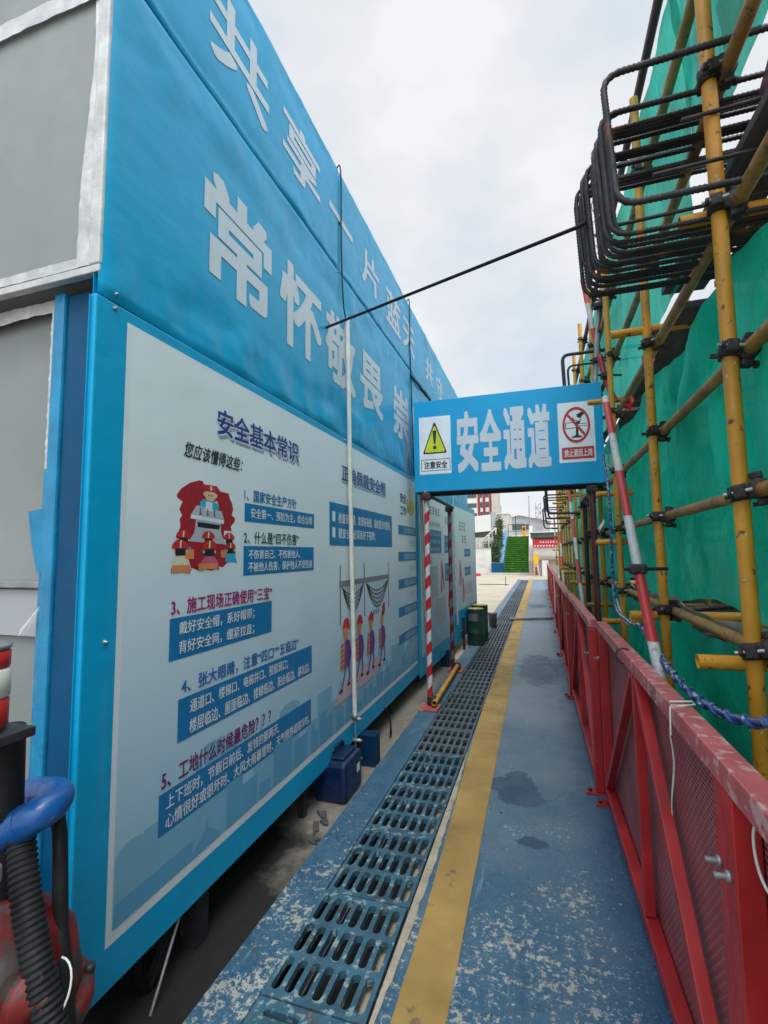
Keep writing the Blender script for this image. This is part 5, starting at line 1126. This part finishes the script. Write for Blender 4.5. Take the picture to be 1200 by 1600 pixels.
b = MB(); b.add([(-9.3, 89.6, 6.85), (-3.2, 89.6, 8.2), (2.3, 89.6, 6.95), (-9.3, 121, 6.85), (-3.2, 121, 8.2), (2.3, 121, 6.95), (-9.3, 89.6, 7.05), (-3.2, 89.6, 8.42), (2.3, 89.6, 7.15), (-9.3, 121, 7.05), (-3.2, 121, 8.42), (2.3, 121, 7.15)], [[0, 1, 7, 6], [1, 2, 8, 7], [6, 7, 10, 9], [7, 8, 11, 10], [0, 3, 4, 1], [1, 4, 5, 2]], 'bg_white'); b.build('roof', wh)
b = MB(); b.bx(-5.2, -1.6, 89.9, 89.97, 5.6, 6.6, 'bg_glass'); b.bx(-9, 2, 89.9, 89.97, 4.4, 4.6, 'bg_white'); b.build('window_band', wh)
# lattice mast
mt = thing('crane_mast', 'grey lattice crane mast rising right of the flagpole', 'crane mast', (0, 70, -.03)); b = MB()
for x in (-.25, .45):
    for y in (70, 70.7): b.bar((x, y, -.03), (x, y, 8.4), .07, .07, 'pole_grey', (0, 1, 0))
for k in range(12):
    z = k*.7; s_ = 1 if k % 2 else -1
    for y in (70, 70.7): b.bar((.1-.35*s_, y, z), (.1+.35*s_, y, z+.7), .05, .05, 'pole_grey', (0, 1, 0)); b.bar((-.25, y, z), (.45, y, z), .05, .05, 'pole_grey')
b.build('lattice', mt)
# right building with red banner
rb = thing('banner_building', 'low beige building with a red slogan banner beyond the fence', 'building', (1, 34, -.03))
b = MB(); b.bx(-.34, 6, 33, 40, 1.05, 2.3, 'bg_cream'); b.bx(-.1, 6, 33.6, 40, -.03, 1.05, 'bg_cream'); b.build('wall', rb)
b = MB(); b.bx(-.5, 6.2, 32.7, 40.2, 2.47, 2.8, 'bg_dkgreen'); b.bx(-.55, 6.3, 32.6, 40.3, 2.8, 2.86, 'bg_white'); b.build('roof_edge', rb)
b = MB(); b.bx(-.38, 3.2, 32.9, 32.96, 1.86, 2.40, 'ink_red'); bn = b.build('banner', rb)
random.seed(6); b = MB(); fr4 = lambda u, v, o: Vector((u, 32.9-o, v)); cap_strokes(b, fr4, .05, 2.6, 2.12, 2.26, 16, 'ink_white', .006); 
for k in range(18): pl(b, fr4, [(-.3+k*.18, 1.90), (-.22+k*.18, 1.90), (-.17+k*.18, 1.98), (-.25+k*.18, 1.98)], 'ink_white', .006)
b.build('lettering', bn)
b = MB(); b.grid(lambda u_, v_: Vector((-.3+u_*1.4, 33.2-.5*math.sin(v_*1.57), 1.05+.45*v_*(1-u_*.5))), 8, 8, 'bg_white'); b.bx(.15, .55, 32.9, 33.2, -.03, 1.0, 'bg_white'); b.build('curved_canopy', rb)
yb = thing('caution_board', 'yellow caution board on a stand at the end of the fence', 'caution board', (-.2, 31.5, 0))
fr5 = lambda u, v, o: Vector((u+.03, 31.5-o, v*.9+.12))
b = MB()
out = [(-.38, .75), (-.12, .75), (-.08, .95), (-.06, 1.2), (-.12, 1.28), (-.14, 1.42), (-.2, 1.5), (-.30, 1.5), (-.36, 1.42), (-.37, 1.28), (-.42, 1.2), (-.41, .95)]
b.poly([fr5(u, v, 0) for u, v in out], 'bg_yellow'); b.poly([fr5(u, v, -.04) for u, v in out][::-1], 'bg_yellow')
for (a, q) in zip(out, out[1:]+out[:1]): b.poly([fr5(*a, 0), fr5(*q, 0), fr5(*q, -.04), fr5(*a, -.04)], 'bg_yellow')
b.build('board', yb)
b = MB(); b.bar((-.34, 31.53, -.03), (-.31, 31.53, .80), .04, .04, 'bg_yellow', (0, 1, 0)); b.bar((-.03, 31.53, -.03), (-.12, 31.53, .80), .04, .04, 'bg_white', (0, 1, 0)); b.bx(-.27, -.15, 31.46, 31.52, .1, .6, 'bg_red'); b.build('stand', yb)
# yard items
ts = thing('yard_stand', 'thin metal T stand standing in the beige yard', 'stand', (-1.55, 23.3, -.03))
b = MB(); b.bar((-1.55, 23.3, -.03), (-1.55, 23.3, .42), .03, .03, 'dark_steel', (0, 1, 0)); b.build('upright', ts)
b = MB(); b.bar((-2.9, 24.2, -.015), (-1.45, 24.0, -.015), .05, .03, 'dark_steel'); b.build('floor_bar', ts)
b = MB(); b.lathe((-4.15, 33.2, -.03), [(.3, 0), (.34, .08), (.25, .16), (.05, .2)], 'ink_red', 16); tag(b.build('red_bundle'), 'low red bundle on the yard in front of the hoarding', 'bundle')
b = MB(); b.bx(-8, .6, 34.8, 35.1, -.03, .10, 'bg_cream', .01); tag(b.build('yard_kerb'), kind='structure')
